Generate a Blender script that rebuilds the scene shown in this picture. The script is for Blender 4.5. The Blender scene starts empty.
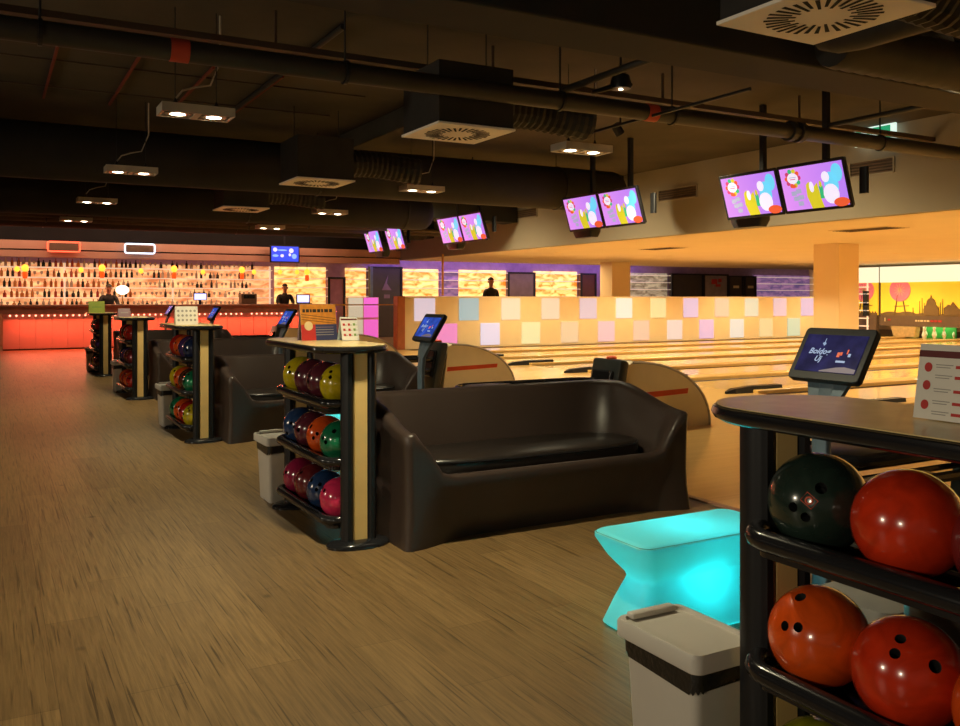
import bpy, bmesh, math, random
from mathutils import Vector, Matrix
random.seed(7)
PI = math.pi
scene = bpy.context.scene
COL = scene.collection
TH = math.radians(29.2)          # the camera's yaw against the lane direction
PITCH = 3.67                     # spacing of the bays along the hall

# ------------------------------------------------------------------ materials
def _nodes(name):
    m = bpy.data.materials.new(name); m.use_nodes = True
    nt = m.node_tree; b = nt.nodes.get('Principled BSDF')
    return m, nt, b
def mat(name, col, rough=0.5, metal=0.0, vary=0.12, scale=6.0, bump=0.0, spec=0.5, emit=None, strength=0.0, alpha=None, coat=0.0):
    m, nt, b = _nodes(name)
    b.inputs['Roughness'].default_value = rough
    b.inputs['Metallic'].default_value = metal
    b.inputs['Specular IOR Level'].default_value = spec
    b.inputs['Coat Weight'].default_value = coat
    tc = nt.nodes.new('ShaderNodeTexCoord')
    no = nt.nodes.new('ShaderNodeTexNoise'); no.inputs['Scale'].default_value = scale; no.inputs['Detail'].default_value = 4
    nt.links.new(tc.outputs['Object'], no.inputs['Vector'])
    cr = nt.nodes.new('ShaderNodeValToRGB')
    d = [max(0, c*(1-vary)) for c in col]; l = [min(1, c*(1+vary)) for c in col]
    cr.color_ramp.elements[0].color = (*d, 1); cr.color_ramp.elements[1].color = (*l, 1)
    cr.color_ramp.elements[0].position = 0.3; cr.color_ramp.elements[1].position = 0.7
    nt.links.new(no.outputs['Fac'], cr.inputs['Fac'])
    nt.links.new(cr.outputs['Color'], b.inputs['Base Color'])
    if bump:
        bp = nt.nodes.new('ShaderNodeBump'); bp.inputs['Strength'].default_value = bump; bp.inputs['Distance'].default_value = 0.01
        nt.links.new(no.outputs['Fac'], bp.inputs['Height']); nt.links.new(bp.outputs['Normal'], b.inputs['Normal'])
    if emit:
        b.inputs['Emission Color'].default_value = (*emit, 1); b.inputs['Emission Strength'].default_value = strength
    return m
def emi(name, col, s):
    m, nt, b = _nodes(name)
    b.inputs['Base Color'].default_value = (*[c*0.3 for c in col], 1)
    b.inputs['Roughness'].default_value = 0.4
    b.inputs['Emission Color'].default_value = (*col, 1); b.inputs['Emission Strength'].default_value = s
    return m
def srgb(r, g, b):
    f = lambda v: (v/255/12.92) if v <= 10 else ((v/255+0.055)/1.055)**2.4
    return (f(r), f(g), f(b))

M = {}
M['black'] = mat('black_plastic', (0.011, 0.011, 0.013), 0.42, spec=0.35)
M['black_gloss'] = mat('black_gloss', (0.014, 0.014, 0.016), 0.16)
M['sofa'] = mat('brown_moulded_plastic', (0.048, 0.032, 0.026), 0.38, vary=0.08, scale=3)
M['cushion'] = mat('dark_vinyl_cushion', (0.022, 0.017, 0.015), 0.33, bump=0.1, scale=20)
M['gold'] = mat('pale_gold_laminate', srgb(240, 204, 132), 0.45, vary=0.08, scale=(5))
M['tabletop'] = mat('beige_laminate_top', srgb(225, 198, 138), 0.25, vary=0.06, scale=14)
M['bin'] = mat('white_bin_plastic', srgb(205, 200, 190), 0.45, vary=0.03)
M['bag'] = mat('black_bin_bag', (0.015, 0.014, 0.013), 0.35, bump=0.6, scale=40)
M['steel'] = mat('blue_grey_steel', srgb(96, 112, 124), 0.4, 0.3)
M['alu'] = mat('brushed_aluminium', srgb(190, 178, 160), 0.45, 0.2)
M['ceil'] = mat('dark_concrete_ceiling', (0.05, 0.039, 0.025), 0.9, vary=0.3, scale=1.2, bump=0.2)
M['beam'] = mat('black_painted_beam', (0.012, 0.010, 0.0085), 0.85, vary=0.25, scale=2)
M['duct'] = mat('dark_duct_wrap', (0.015, 0.012, 0.009), 0.7, vary=0.3, scale=5, bump=0.3)
M['pipe'] = mat('dark_painted_pipe', (0.022, 0.018, 0.014), 0.55)
M['rust'] = mat('rust_red_band', srgb(170, 55, 30), 0.6)
M['strip'] = mat('dark_rust_strip', srgb(112, 42, 24), 0.8)
M['rail_brown'] = mat('brown_cable_tray', (0.06, 0.036, 0.022), 0.7)
M['soffit'] = mat('cream_paint_soffit', srgb(234, 214, 180), 0.85, vary=0.03, scale=1)
M['bulk'] = mat('grey_cream_bulkhead', srgb(152, 142, 124), 0.85, vary=0.03, scale=1)
M['cream'] = mat('cream_paint', srgb(236, 208, 160), 0.7, vary=0.03, scale=1)
M['fascia'] = mat('salmon_fascia', srgb(215, 165, 138), 0.7, vary=0.05, scale=2)
M['dark_red'] = mat('dark_red_wall', (0.07, 0.02, 0.014), 0.8)
M['vent'] = mat('white_diffuser', srgb(245, 236, 225), 0.6, vary=0.02)
M['slot'] = mat('diffuser_slot', (0.01, 0.01, 0.01), 0.9)
M['partition'] = mat('tan_partition_laminate', srgb(238, 214, 170), 0.45, vary=0.04, scale=2)
M['white'] = mat('white_card', srgb(225, 220, 210), 0.6, vary=0.02)
M['red_print'] = mat('red_print', srgb(190, 45, 40), 0.6)
M['grey_print'] = mat('grey_print', srgb(150, 145, 140), 0.6)
M['green_print'] = mat('green_print', srgb(120, 150, 70), 0.6)
M['maroon_print'] = mat('maroon_print', srgb(95, 25, 28), 0.6)
M['orange_print'] = mat('orange_print', srgb(205, 130, 40), 0.6, vary=0.2, scale=30)
M['blue_print'] = mat('navy_print', srgb(50, 55, 95), 0.6)
M['dark_print'] = mat('dark_print', srgb(40, 30, 22), 0.6)
M['cream_print'] = mat('cream_print', srgb(225, 200, 150), 0.6)
M['green_card'] = mat('yellow_green_card', srgb(150, 165, 70), 0.6)
M['lilac_card'] = mat('lilac_card', srgb(135, 110, 120), 0.6)
M['hood'] = mat('cream_hood_shell', srgb(240, 222, 180), 0.35, vary=0.03)
M['stripe'] = mat('orange_red_stripe', srgb(215, 75, 25), 0.45)
M['hood_front'] = mat('dark_green_grey_front', (0.03, 0.034, 0.032), 0.35)
M['gutter'] = mat('dark_gutter', srgb(50, 34, 20), 0.45, vary=0.1)
M['divider'] = mat('divider_cap_wood', srgb(206, 162, 92), 0.35, vary=0.06)
M['pin'] = mat('white_pin', srgb(230, 225, 205), 0.3, vary=0.02)
M['skin'] = mat('skin', srgb(170, 110, 85), 0.55)
M['shirt'] = mat('black_shirt', (0.016, 0.014, 0.014), 0.8)
M['trousers'] = mat('dark_trousers', (0.02, 0.02, 0.025), 0.8)
M['hair'] = mat('dark_hair', (0.012, 0.009, 0.007), 0.6)
M['eye'] = mat('eye_dark', (0.02, 0.015, 0.012), 0.2)
M['lip'] = mat('lip', srgb(140, 75, 65), 0.5)
M['dark_door'] = mat('dark_grey_door', (0.045, 0.035, 0.033), 0.4)
M['lilac_door'] = mat('lilac_panel', srgb(170, 120, 140), 0.5)
M['brass'] = mat('brass_rail', srgb(200, 150, 70), 0.3, 0.8)
M['shelf'] = mat('lit_glass_shelf', srgb(225, 205, 185), 0.3, emit=(1.0, 0.8, 0.6), strength=0.45)
M['counter'] = mat('brown_stone_counter', srgb(170, 125, 100), 0.35)
M['bar_front'] = mat('pale_bar_front', srgb(205, 165, 150), 0.5, vary=0.04, scale=3)
M['stool_grey'] = mat('pale_grey_plastic', srgb(150, 150, 145), 0.5)
M['terracotta'] = mat('terracotta_panel', srgb(175, 95, 55), 0.5)
M['sky_yellow'] = mat('yellow_mural', srgb(250, 205, 60), 0.6, vary=0.06, scale=1.5, emit=srgb(250, 200, 50), strength=0.45)  # the glow puts light on the mural into its colour
M['sil'] = mat('brown_silhouette', srgb(130, 100, 55), 0.7, vary=0.1)
M['sil_dark'] = mat('dark_brown_band', srgb(110, 85, 62), 0.6, vary=0.1)
M['pink'] = mat('pink_mural', srgb(232, 120, 130), 0.6, emit=srgb(230, 110, 120), strength=0.4)  # pink print glows too, in place of light falling on it
M['green_curtain'] = mat('green_curtain', srgb(50, 140, 60), 0.7)
M['kick'] = mat('tan_kickback', srgb(200, 165, 110), 0.5, vary=0.15, scale=12)
M['cream_lit'] = emi('backlit_cream_band', srgb(255, 244, 205), 1.0)
M['purple_wall'] = mat('lilac_upper_wall', srgb(165, 135, 175), 0.8)
M['spot_lit'] = emi('lamp_lens', (1.0, 0.86, 0.6), 14)
M['amber'] = emi('amber_pendant_glow', (1.0, 0.30, 0.025), 2.8)
M['red_glass'] = mat('red_glass', (0.5, 0.05, 0.01), 0.2, emit=(1, 0.1, 0.01), strength=0.8)
M['led_red'] = emi('red_light_dots', (1.0, 0.30, 0.18), 5)
M['neon_red'] = emi('red_neon', (1.0, 0.10, 0.04), 2.6)
M['neon_white'] = emi('white_neon', (0.7, 0.82, 1.0), 2.5)
M['globe'] = emi('white_globe', (1.0, 0.9, 0.72), 2.2)
M['exit_green'] = emi('exit_green', (0.02, 0.32, 0.14), 1.0)
M['exit_white'] = emi('exit_white', (0.75, 0.95, 0.85), 1.0)
M['lap_screen'] = emi('pale_blue_screen', (0.5, 0.5, 1.0), 2.0)

def floor_wood():
    m, nt, b = _nodes('worn_oak_planks')
    N = nt.nodes.new; L = nt.links.new
    tc = N('ShaderNodeTexCoord'); mp = N('ShaderNodeMapping'); mp.inputs['Rotation'].default_value[2] = PI/2
    L(tc.outputs['Object'], mp.inputs['Vector'])
    br = N('ShaderNodeTexBrick'); br.inputs['Scale'].default_value = 1.0
    br.inputs['Brick Width'].default_value = 1.25; br.inputs['Row Height'].default_value = 0.19
    br.inputs['Mortar Size'].default_value = 0.0016; br.offset = 0.37
    br.inputs['Color1'].default_value = (*srgb(140, 113, 74), 1); br.inputs['Color2'].default_value = (*srgb(124, 99, 64), 1)
    br.inputs['Mortar'].default_value = (*srgb(100, 78, 48), 1)
    L(mp.outputs['Vector'], br.inputs['Vector'])
    m2 = N('ShaderNodeMapping'); m2.inputs['Scale'].default_value = (38, 1.5, 1)
    L(tc.outputs['Object'], m2.inputs['Vector'])
    n1 = N('ShaderNodeTexNoise'); n1.inputs['Scale'].default_value = 2.2; n1.inputs['Detail'].default_value = 8; n1.inputs['Roughness'].default_value = 0.65
    n1.inputs['Distortion'].default_value = 0.6
    L(m2.outputs['Vector'], n1.inputs['Vector'])
    cr = N('ShaderNodeValToRGB'); cr.color_ramp.elements[0].position = 0.32; cr.color_ramp.elements[0].color = (0.55, 0.53, 0.50, 1)
    cr.color_ramp.elements[1].position = 0.62; cr.color_ramp.elements[1].color = (1.08, 1.05, 1.0, 1)
    L(n1.outputs['Fac'], cr.inputs['Fac'])
    mx = N('ShaderNodeMix'); mx.data_type = 'RGBA'; mx.blend_type = 'MULTIPLY'; mx.inputs['Factor'].default_value = 0.9
    L(br.outputs['Color'], mx.inputs['A']); L(cr.outputs['Color'], mx.inputs['B'])
    # cracks and knots
    m3 = N('ShaderNodeMapping'); m3.inputs['Scale'].default_value = (75, 1.5, 1); L(tc.outputs['Object'], m3.inputs['Vector'])
    n2 = N('ShaderNodeTexNoise'); n2.inputs['Scale'].default_value = 1.0; n2.inputs['Detail'].default_value = 3; L(m3.outputs['Vector'], n2.inputs['Vector'])
    c2 = N('ShaderNodeValToRGB'); c2.color_ramp.elements[0].position = 0.345; c2.color_ramp.elements[0].color = (0.3, 0.28, 0.26, 1)
    c2.color_ramp.elements[1].position = 0.40; c2.color_ramp.elements[1].color = (1, 1, 1, 1)
    L(n2.outputs['Fac'], c2.inputs['Fac'])
    mx2 = N('ShaderNodeMix'); mx2.data_type = 'RGBA'; mx2.blend_type = 'MULTIPLY'; mx2.inputs['Factor'].default_value = 0.8
    L(mx.outputs['Result'], mx2.inputs['A']); L(c2.outputs['Color'], mx2.inputs['B'])
    vo = N('ShaderNodeTexVoronoi'); vo.inputs['Scale'].default_value = 1.0
    m4 = N('ShaderNodeMapping'); m4.inputs['Scale'].default_value = (2.6, 1.7, 1); L(tc.outputs['Object'], m4.inputs['Vector']); L(m4.outputs['Vector'], vo.inputs['Vector'])
    c3 = N('ShaderNodeValToRGB'); c3.color_ramp.elements[0].position = 0.02; c3.color_ramp.elements[0].color = (0.3, 0.27, 0.25, 1)
    c3.color_ramp.elements[1].position = 0.06; c3.color_ramp.elements[1].color = (1, 1, 1, 1)
    L(vo.outputs['Distance'], c3.inputs['Fac'])
    mx3 = N('ShaderNodeMix'); mx3.data_type = 'RGBA'; mx3.blend_type = 'MULTIPLY'; mx3.inputs['Factor'].default_value = 0.7
    L(mx2.outputs['Result'], mx3.inputs['A']); L(c3.outputs['Color'], mx3.inputs['B'])
    L(mx3.outputs['Result'], b.inputs['Base Color'])
    b.inputs['Roughness'].default_value = 0.42; b.inputs['Specular IOR Level'].default_value = 0.4
    bp = N('ShaderNodeBump'); bp.inputs['Strength'].default_value = 0.25; bp.inputs['Distance'].default_value = 0.004
    L(n1.outputs['Fac'], bp.inputs['Height']); L(bp.outputs['Normal'], b.inputs['Normal'])
    return m
M['floor'] = floor_wood()
def lane_wood(name, c1, c2, rough):
    m, nt, b = _nodes(name); N = nt.nodes.new; L = nt.links.new
    tc = N('ShaderNodeTexCoord')
    br = N('ShaderNodeTexBrick'); br.inputs['Scale'].default_value = 1.0; br.inputs['Brick Width'].default_value = 2.2; br.inputs['Row Height'].default_value = 0.0273
    br.inputs['Mortar Size'].default_value = 0.0004
    br.inputs['Color1'].default_value = (*c1, 1); br.inputs['Color2'].default_value = (*c2, 1); br.inputs['Mortar'].default_value = (*[c*0.75 for c in c2], 1)
    L(tc.outputs['Object'], br.inputs['Vector']); L(br.outputs['Color'], b.inputs['Base Color'])
    b.inputs['Roughness'].default_value = rough; b.inputs['Coat Weight'].default_value = 0.3; b.inputs['Coat Roughness'].default_value = 0.1
    return m
M['lane'] = lane_wood('maple_lane_boards', srgb(226, 184, 112), srgb(216, 172, 100), 0.16)
M['approach'] = lane_wood('maple_approach_boards', srgb(222, 178, 108), srgb(212, 166, 96), 0.28)

def ball_mat():
    m, nt, b = _nodes('swirled_ball_resin'); N = nt.nodes.new; L = nt.links.new
    oi = N('ShaderNodeObjectInfo'); tc = N('ShaderNodeTexCoord')
    n = N('ShaderNodeTexNoise'); n.inputs['Scale'].default_value = 9; n.inputs['Detail'].default_value = 6; n.inputs['Distortion'].default_value = 1.8
    L(tc.outputs['Object'], n.inputs['Vector'])
    cr = N('ShaderNodeValToRGB'); cr.color_ramp.elements[0].position = 0.3; cr.color_ramp.elements[0].color = (0.7, 0.66, 0.68, 1)
    cr.color_ramp.elements[1].position = 0.65; cr.color_ramp.elements[1].color = (1.2, 1.2, 1.2, 1)
    L(n.outputs['Fac'], cr.inputs['Fac'])
    mx = N('ShaderNodeMix'); mx.data_type = 'RGBA'; mx.blend_type = 'MULTIPLY'; mx.inputs['Factor'].default_value = 0.75
    L(oi.outputs['Color'], mx.inputs['A']); L(cr.outputs['Color'], mx.inputs['B']); L(mx.outputs['Result'], b.inputs['Base Color'])
    b.inputs['Roughness'].default_value = 0.2; b.inputs['Coat Weight'].default_value = 0.4; b.inputs['Coat Roughness'].default_value = 0.08
    return m
M['ball'] = ball_mat()
def bottle_mat():
    m, nt, b = _nodes('bottle_glass'); oi = nt.nodes.new('ShaderNodeObjectInfo')
    nt.links.new(oi.outputs['Color'], b.inputs['Base Color']); b.inputs['Roughness'].default_value = 0.15
    return m
M['bottle'] = bottle_mat()
def onyx(name, c1, c2, s):
    m, nt, b = _nodes(name); N = nt.nodes.new; L = nt.links.new
    tc = N('ShaderNodeTexCoord'); mp = N('ShaderNodeMapping'); mp.inputs['Scale'].default_value = (1.2, 1, 3.2); L(tc.outputs['Object'], mp.inputs['Vector'])
    n = N('ShaderNodeTexNoise'); n.inputs['Scale'].default_value = 1.6; n.inputs['Detail'].default_value = 7; n.inputs['Distortion'].default_value = 1.2
    L(mp.outputs['Vector'], n.inputs['Vector'])
    cr = N('ShaderNodeValToRGB'); cr.color_ramp.elements[0].position = 0.36; cr.color_ramp.elements[0].color = (*c1, 1)
    cr.color_ramp.elements[1].position = 0.62; cr.color_ramp.elements[1].color = (*c2, 1)
    L(n.outputs['Fac'], cr.inputs['Fac']); L(cr.outputs['Color'], b.inputs['Base Color']); L(cr.outputs['Color'], b.inputs['Emission Color'])
    b.inputs['Emission Strength'].default_value = s; b.inputs['Roughness'].default_value = 0.4
    return m
M['backbar'] = onyx('backlit_bar_panel', srgb(200, 130, 80), srgb(255, 212, 155), 0.55)
M['onyx'] = onyx('backlit_onyx_gold', srgb(205, 120, 35), srgb(255, 225, 145), 1.15)
M['onyx_grey'] = onyx('grey_veined_stone', srgb(120, 105, 85), srgb(200, 190, 165), 0.35)
M['violet_panel'] = onyx('violet_lit_panel', srgb(95, 75, 130), srgb(160, 120, 165), 0.45)
def glass_mat():
    m, nt, b = _nodes('clear_glass')
    b.inputs['Transmission Weight'].default_value = 1.0; b.inputs['Roughness'].default_value = 0.02; b.inputs['IOR'].default_value = 1.1
    b.inputs['Base Color'].default_value = (0.93, 0.9, 0.86, 1)
    return m
M['glass'] = glass_mat()
def glow_shell():
    m, nt, b = _nodes('glowing_shell'); N = nt.nodes.new; L = nt.links.new
    nt.nodes.remove(b); out = nt.nodes.get('Material Output')
    tr = N('ShaderNodeBsdfTranslucent'); tr.inputs['Color'].default_value = (0.3, 0.95, 0.95, 1)
    df = N('ShaderNodeBsdfDiffuse'); df.inputs['Color'].default_value = (0.25, 0.8, 0.8, 1)
    gl = N('ShaderNodeBsdfGlossy'); gl.inputs['Roughness'].default_value = 0.35
    m1 = N('ShaderNodeMixShader'); m1.inputs[0].default_value = 0.45; L(tr.outputs[0], m1.inputs[1]); L(df.outputs[0], m1.inputs[2])
    m2 = N('ShaderNodeMixShader'); m2.inputs[0].default_value = 0.04; L(m1.outputs[0], m2.inputs[1]); L(gl.outputs[0], m2.inputs[2])
    L(m2.outputs[0], out.inputs['Surface'])
    return m
M['glow'] = glow_shell()
M['groove'] = mat('cyan_groove', srgb(60, 140, 140), 0.5)

# ------------------------------------------------------------------ mesh builder
class MB:
    def __init__(self): self.bm = bmesh.new()
    def _mi(self, fs, mi):
        for f in fs: f.material_index = mi
    def box(self, c, s, mi=0, bev=0.0, rot=None):
        r = bmesh.ops.create_cube(self.bm, size=1.0); vs = r['verts']
        fs = set(f for v in vs for f in v.link_faces); self._mi(fs, mi)
        for v in vs: v.co = Vector((v.co.x*s[0], v.co.y*s[1], v.co.z*s[2]))
        if bev:
            es = list(set(e for v in vs for e in v.link_edges))
            rb = bmesh.ops.bevel(self.bm, geom=es, offset=bev, segments=2, profile=0.5, affect='EDGES')
            vs = list(set(rb['verts']) | set(v for v in vs if v.is_valid)); self._mi(rb['faces'], mi)
        for v in vs:
            co = v.co.copy()
            if rot is not None: co = rot @ co
            v.co = co + Vector(c)
        return self
    def tube(self, pts, r, n=10, mi=0, closed=False):
        pts = [Vector(p) for p in pts]; k = len(pts); rings = []
        rs = r if isinstance(r, (list, tuple)) else [r]*k
        up = Vector((0, 0, 1)); prev = None
        for i, p in enumerate(pts):
            if closed: d = pts[(i+1) % k]-pts[i-1]
            else: d = pts[min(i+1, k-1)]-pts[max(i-1, 0)]
            d.normalize()
            a = d.cross(up) if abs(d.z) < 0.95 else d.cross(Vector((0, 1, 0)))
            a.normalize()
            if prev is not None and a.dot(prev) < 0: a = -a
            prev = a; b = d.cross(a)
            rings.append([self.bm.verts.new(p+(a*math.cos(2*PI*j/n)+b*math.sin(2*PI*j/n))*rs[i]) for j in range(n)])
        self._skin(rings, mi, closed, caps=not closed); return self
    def _skin(self, rings, mi, closed=False, caps=True):
        k = len(rings); n = len(rings[0])
        for i in range(k if closed else k-1):
            a, b = rings[i], rings[(i+1) % k]
            for j in range(n):
                try: f = self.bm.faces.new((a[j], a[(j+1) % n], b[(j+1) % n], b[j])); f.material_index = mi
                except ValueError: pass
        if caps:
            for rg in (rings[0], rings[-1]):
                try: f = self.bm.faces.new(rg); f.material_index = mi
                except ValueError: pass
    def loft(self, rings, mi=0, caps=True):
        self._skin([[self.bm.verts.new(p) for p in rg] for rg in rings], mi, False, caps); return self
    def lathe(self, prof, c=(0, 0, 0), n=20, mi=0):
        c = Vector(c)
        self._skin([[self.bm.verts.new(c+Vector((r*math.cos(2*PI*j/n), r*math.sin(2*PI*j/n), z))) for j in range(n)] for r, z in prof], mi, False, True); return self
    def poly(self, pts, d, mi=0):
        """flat outline pts extruded by the vector d"""
        d = Vector(d); self.loft([[Vector(p) for p in pts], [Vector(p)+d for p in pts]], mi); return self
    def build(self, name, mats, parent=None, loc=None, smooth=False, angle=40):
        bmesh.ops.recalc_face_normals(self.bm, faces=self.bm.faces)
        me = bpy.data.meshes.new(name); self.bm.to_mesh(me); self.bm.free()
        if not isinstance(mats, (list, tuple)): mats = [mats]
        for m in mats: me.materials.append(m)
        if smooth:
            me.polygons.foreach_set('use_smooth', [True]*len(me.polygons))
            try: me.set_sharp_from_angle(angle=math.radians(angle))
            except Exception: pass
        o = bpy.data.objects.new(name, me); COL.objects.link(o)
        if parent: o.parent = parent
        if loc: o.location = loc
        return o
def rrect(w, d, r, n=6, cx=0, cy=0, z=0):
    r = min(r, w/2-1e-4, d/2-1e-4); pts = []
    for qx, qy, a0 in ((1, 1, 0), (-1, 1, PI/2), (-1, -1, PI), (1, -1, 1.5*PI)):
        for i in range(n+1):
            a = a0+PI/2*i/n
            pts.append(Vector((cx+qx*(w/2-r)+r*math.cos(a), cy+qy*(d/2-r)+r*math.sin(a), z)))
    return pts
def tag(o, label, cat, group=None, kind=None):
    o['label'] = label; o['category'] = cat
    if group: o['group'] = group
    if kind: o['kind'] = kind
    return o
def thing(name, label, cat, loc=(0, 0, 0), rz=0, group=None):
    o = bpy.data.objects.new(name, None); COL.objects.link(o)
    o.location = loc; o.rotation_euler = (0, 0, rz); o.empty_display_size = 0.1
    return tag(o, label, cat, group)
def struct(o): o['kind'] = 'structure'; return o
KIDS = {}
def dup(root, loc, label, rz=None):
    def cp(o, par):
        c = o.copy(); COL.objects.link(c)
        if par: c.parent = par
        for ch in [x for x in list(bpy.data.objects) if x.parent == o]: cp(ch, c)
        return c
    r = cp(root, None); r.location = loc; r['label'] = label
    if rz is not None: r.rotation_euler = (0, 0, rz)
    return r
def light(name, kind, loc, power, col, **kw):
    d = bpy.data.lights.new(name, kind); d.energy = power; d.color = col
    for k, v in kw.items():
        if k not in ('rot',): setattr(d, k, v)
    o = bpy.data.objects.new(name, d); COL.objects.link(o); o.location = loc
    o.rotation_euler = kw.get('rot', (0, 0, 0))
    return o
ORD = ['nearest', 'second', 'third', 'fourth', 'fifth']

# ------------------------------------------------------------------ camera
cam = bpy.data.cameras.new('camera'); co = bpy.data.objects.new('camera', cam); COL.objects.link(co)
cam.sensor_width = 36; cam.lens = 880/960*36; cam.shift_y = -65/960; cam.clip_end = 200; cam.clip_start = 0.02
co.location = (0, 0, 1.25); co.rotation_euler = (PI/2, 0, -TH)
scene.camera = co

# ------------------------------------------------------------------ shell
FX, BX, LX, EX = 3.84, 8.8, 10.5, 25.6       # wood edge, foul line, bulkhead, end of the lanes
CH = 3.55
struct(MB().box(((FX-5)/2, 11, -0.1), (FX+5, 30.6, 0.2)).build('floor', M['floor']))
struct(MB().box(((FX+BX)/2, 7.7, -0.1), (BX-FX, 23.4, 0.2)).build('floor_approach', M['approach']))
struct(MB().box(((FX+31)/2, 22.9, -0.1), (31-FX, 6.99, 0.2)).build('floor_hall', M['floor']))
struct(MB().box(((BX+EX)/2, -0.61, -0.1), (EX-BX-0.01, 6.75, 0.2)).build('floor_lanes', M['lane']))
struct(MB().box(((LX-5)/2, 9.6, CH+0.1), (LX+5, 28, 0.2)).build('ceiling', M['ceil']))
struct(MB().box(((LX+31)/2+0.05, 9.8, 2.45), (31-LX-0.1, 27.8, 0.2)).build('ceiling_lanes', M['soffit']))
struct(MB().box((LX, 9.6, 2.95), (0.1, 28.0, 1.2)).build('wall_bulkhead', M['bulk']))
struct(MB().box((-5.05, 11, 1.75), (0.1, 30.6, 3.9)).build('wall_left', M['dark_red']))
struct(MB().box((13, 26.35, 1.3), (36, 0.1, 2.8)).build('wall_back', M['purple_wall']))
struct(MB().box((31.05, 11, 1.3), (0.1, 30.6, 2.8)).build('wall_right', M['cream']))
struct(MB().box((2.7, 23.75, 3.1), (15.5, 0.1, 0.96)).build('wall_upper', M['beam']))
struct(MB().box((2.7, 25.05, 2.42), (15.5, 2.5, 0.08)).build('ceiling_bar', M['fascia']))
struct(MB().box((20.75, 25.05, 2.66), (20.5, 2.55, 0.08)).build('ceiling_hall', M['soffit']))
f = MB(); f.box((2.7, 23.55, 2.52), (15.5, 0.25, 0.2)); f.box((2.7, 23.58, 2.31), (15.5, 0.2, 0.16)); f.box((2.7, 23.62, 2.405), (15.5, 0.12, 0.03), 1)
struct(f.build('trim_bar', [M['fascia'], M['beam']]))
struct(MB().box((FX, 7.7, 0.004), (0.05, 23.4, 0.01)).build('trim_floor', M['counter']))
struct(MB().box((15.15, 12.17, 1.17), (0.6, 0.62, 2.36)).build('pillar', M['cream']))
struct(MB().box((16.95, 21.75, 1.17), (0.7, 0.6, 2.36)).build('pillar', M['cream']))

# ------------------------------------------------------------------ lanes
def lane(cy, label):
    t = thing('bowling_lane', label, 'lane', (BX, cy, 0), 0, 'bowling lanes')
    L = EX-BX
    MB().box((L/2, 0, -0.05), (L, 1.05, 0.1)).build('lane_surface', M['lane'], t)
    for s in (-1, 1):
        g = MB(); n = 7; rg = []
        for x in (0, L):
            top = [Vector((x, s*(0.525+0.235*i/n), -0.012-0.07*math.sin(PI*i/n))) for i in range(n+1)]
            rg.append(top+[Vector((x, s*0.76, -0.1)), Vector((x, s*0.525, -0.1))])
        g.loft(rg); g.build('gutter', M['gutter'], t, smooth=True)
    d = MB()
    for i in range(7):
        y = (i-3)*0.14; x = 4.6-abs(i-3)*0.25
        d.poly([(x, y-0.018, 0.0006), (x+0.16, y, 0.0006), (x, y+0.018, 0.0006)], (0, 0, 0.0006))
    d.build('arrow_markers', M['dark_print'], t)
    return t
names = ['bowling lane farthest left, along the tiled partition', 'second bowling lane from the tiled partition, the one with standing pins', 'third bowling lane from the tiled partition',
         'fourth bowling lane from the tiled partition', 'fifth bowling lane from the tiled partition', 'sixth bowling lane from the tiled partition',
         'seventh bowling lane from the tiled partition', 'eighth bowling lane from the tiled partition', 'ninth bowling lane from the tiled partition, nearest the camera']
DP = PITCH/2
for i in range(9): lane(18.53-DP*i, names[i])
dn = ['', 'first', 'second', 'third', 'fourth', 'fifth', 'sixth', 'seventh', 'eighth', 'ninth']
for i in range(10):
    y = 19.447-DP*i
    w = DP-1.522
    if i == 0: continue
    L = EX-BX
    t = thing('lane_divider', dn[i]+' raised lane divider with a dark cap, counted from the tiled partition', 'divider', (BX, y, 0), 0, 'lane dividers')
    MB().box((L/2, 0, -0.03), (L, w, 0.14), bev=0.012).build('rail', M['divider'], t)
    c = MB(); c.loft([[Vector((x, sy*ww, z)) for sy, z in ((-1, 0.001), (1, 0.001), (0.8, hh), (-0.8, hh))] for x, ww, hh in ((-0.42, 0.02, 0.03), (-0.3, w*0.2, 0.065), (0.0, w*0.24, 0.085), (0.55, w*0.24, 0.085))])
    c.build('cap', M['black'], t)

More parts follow.
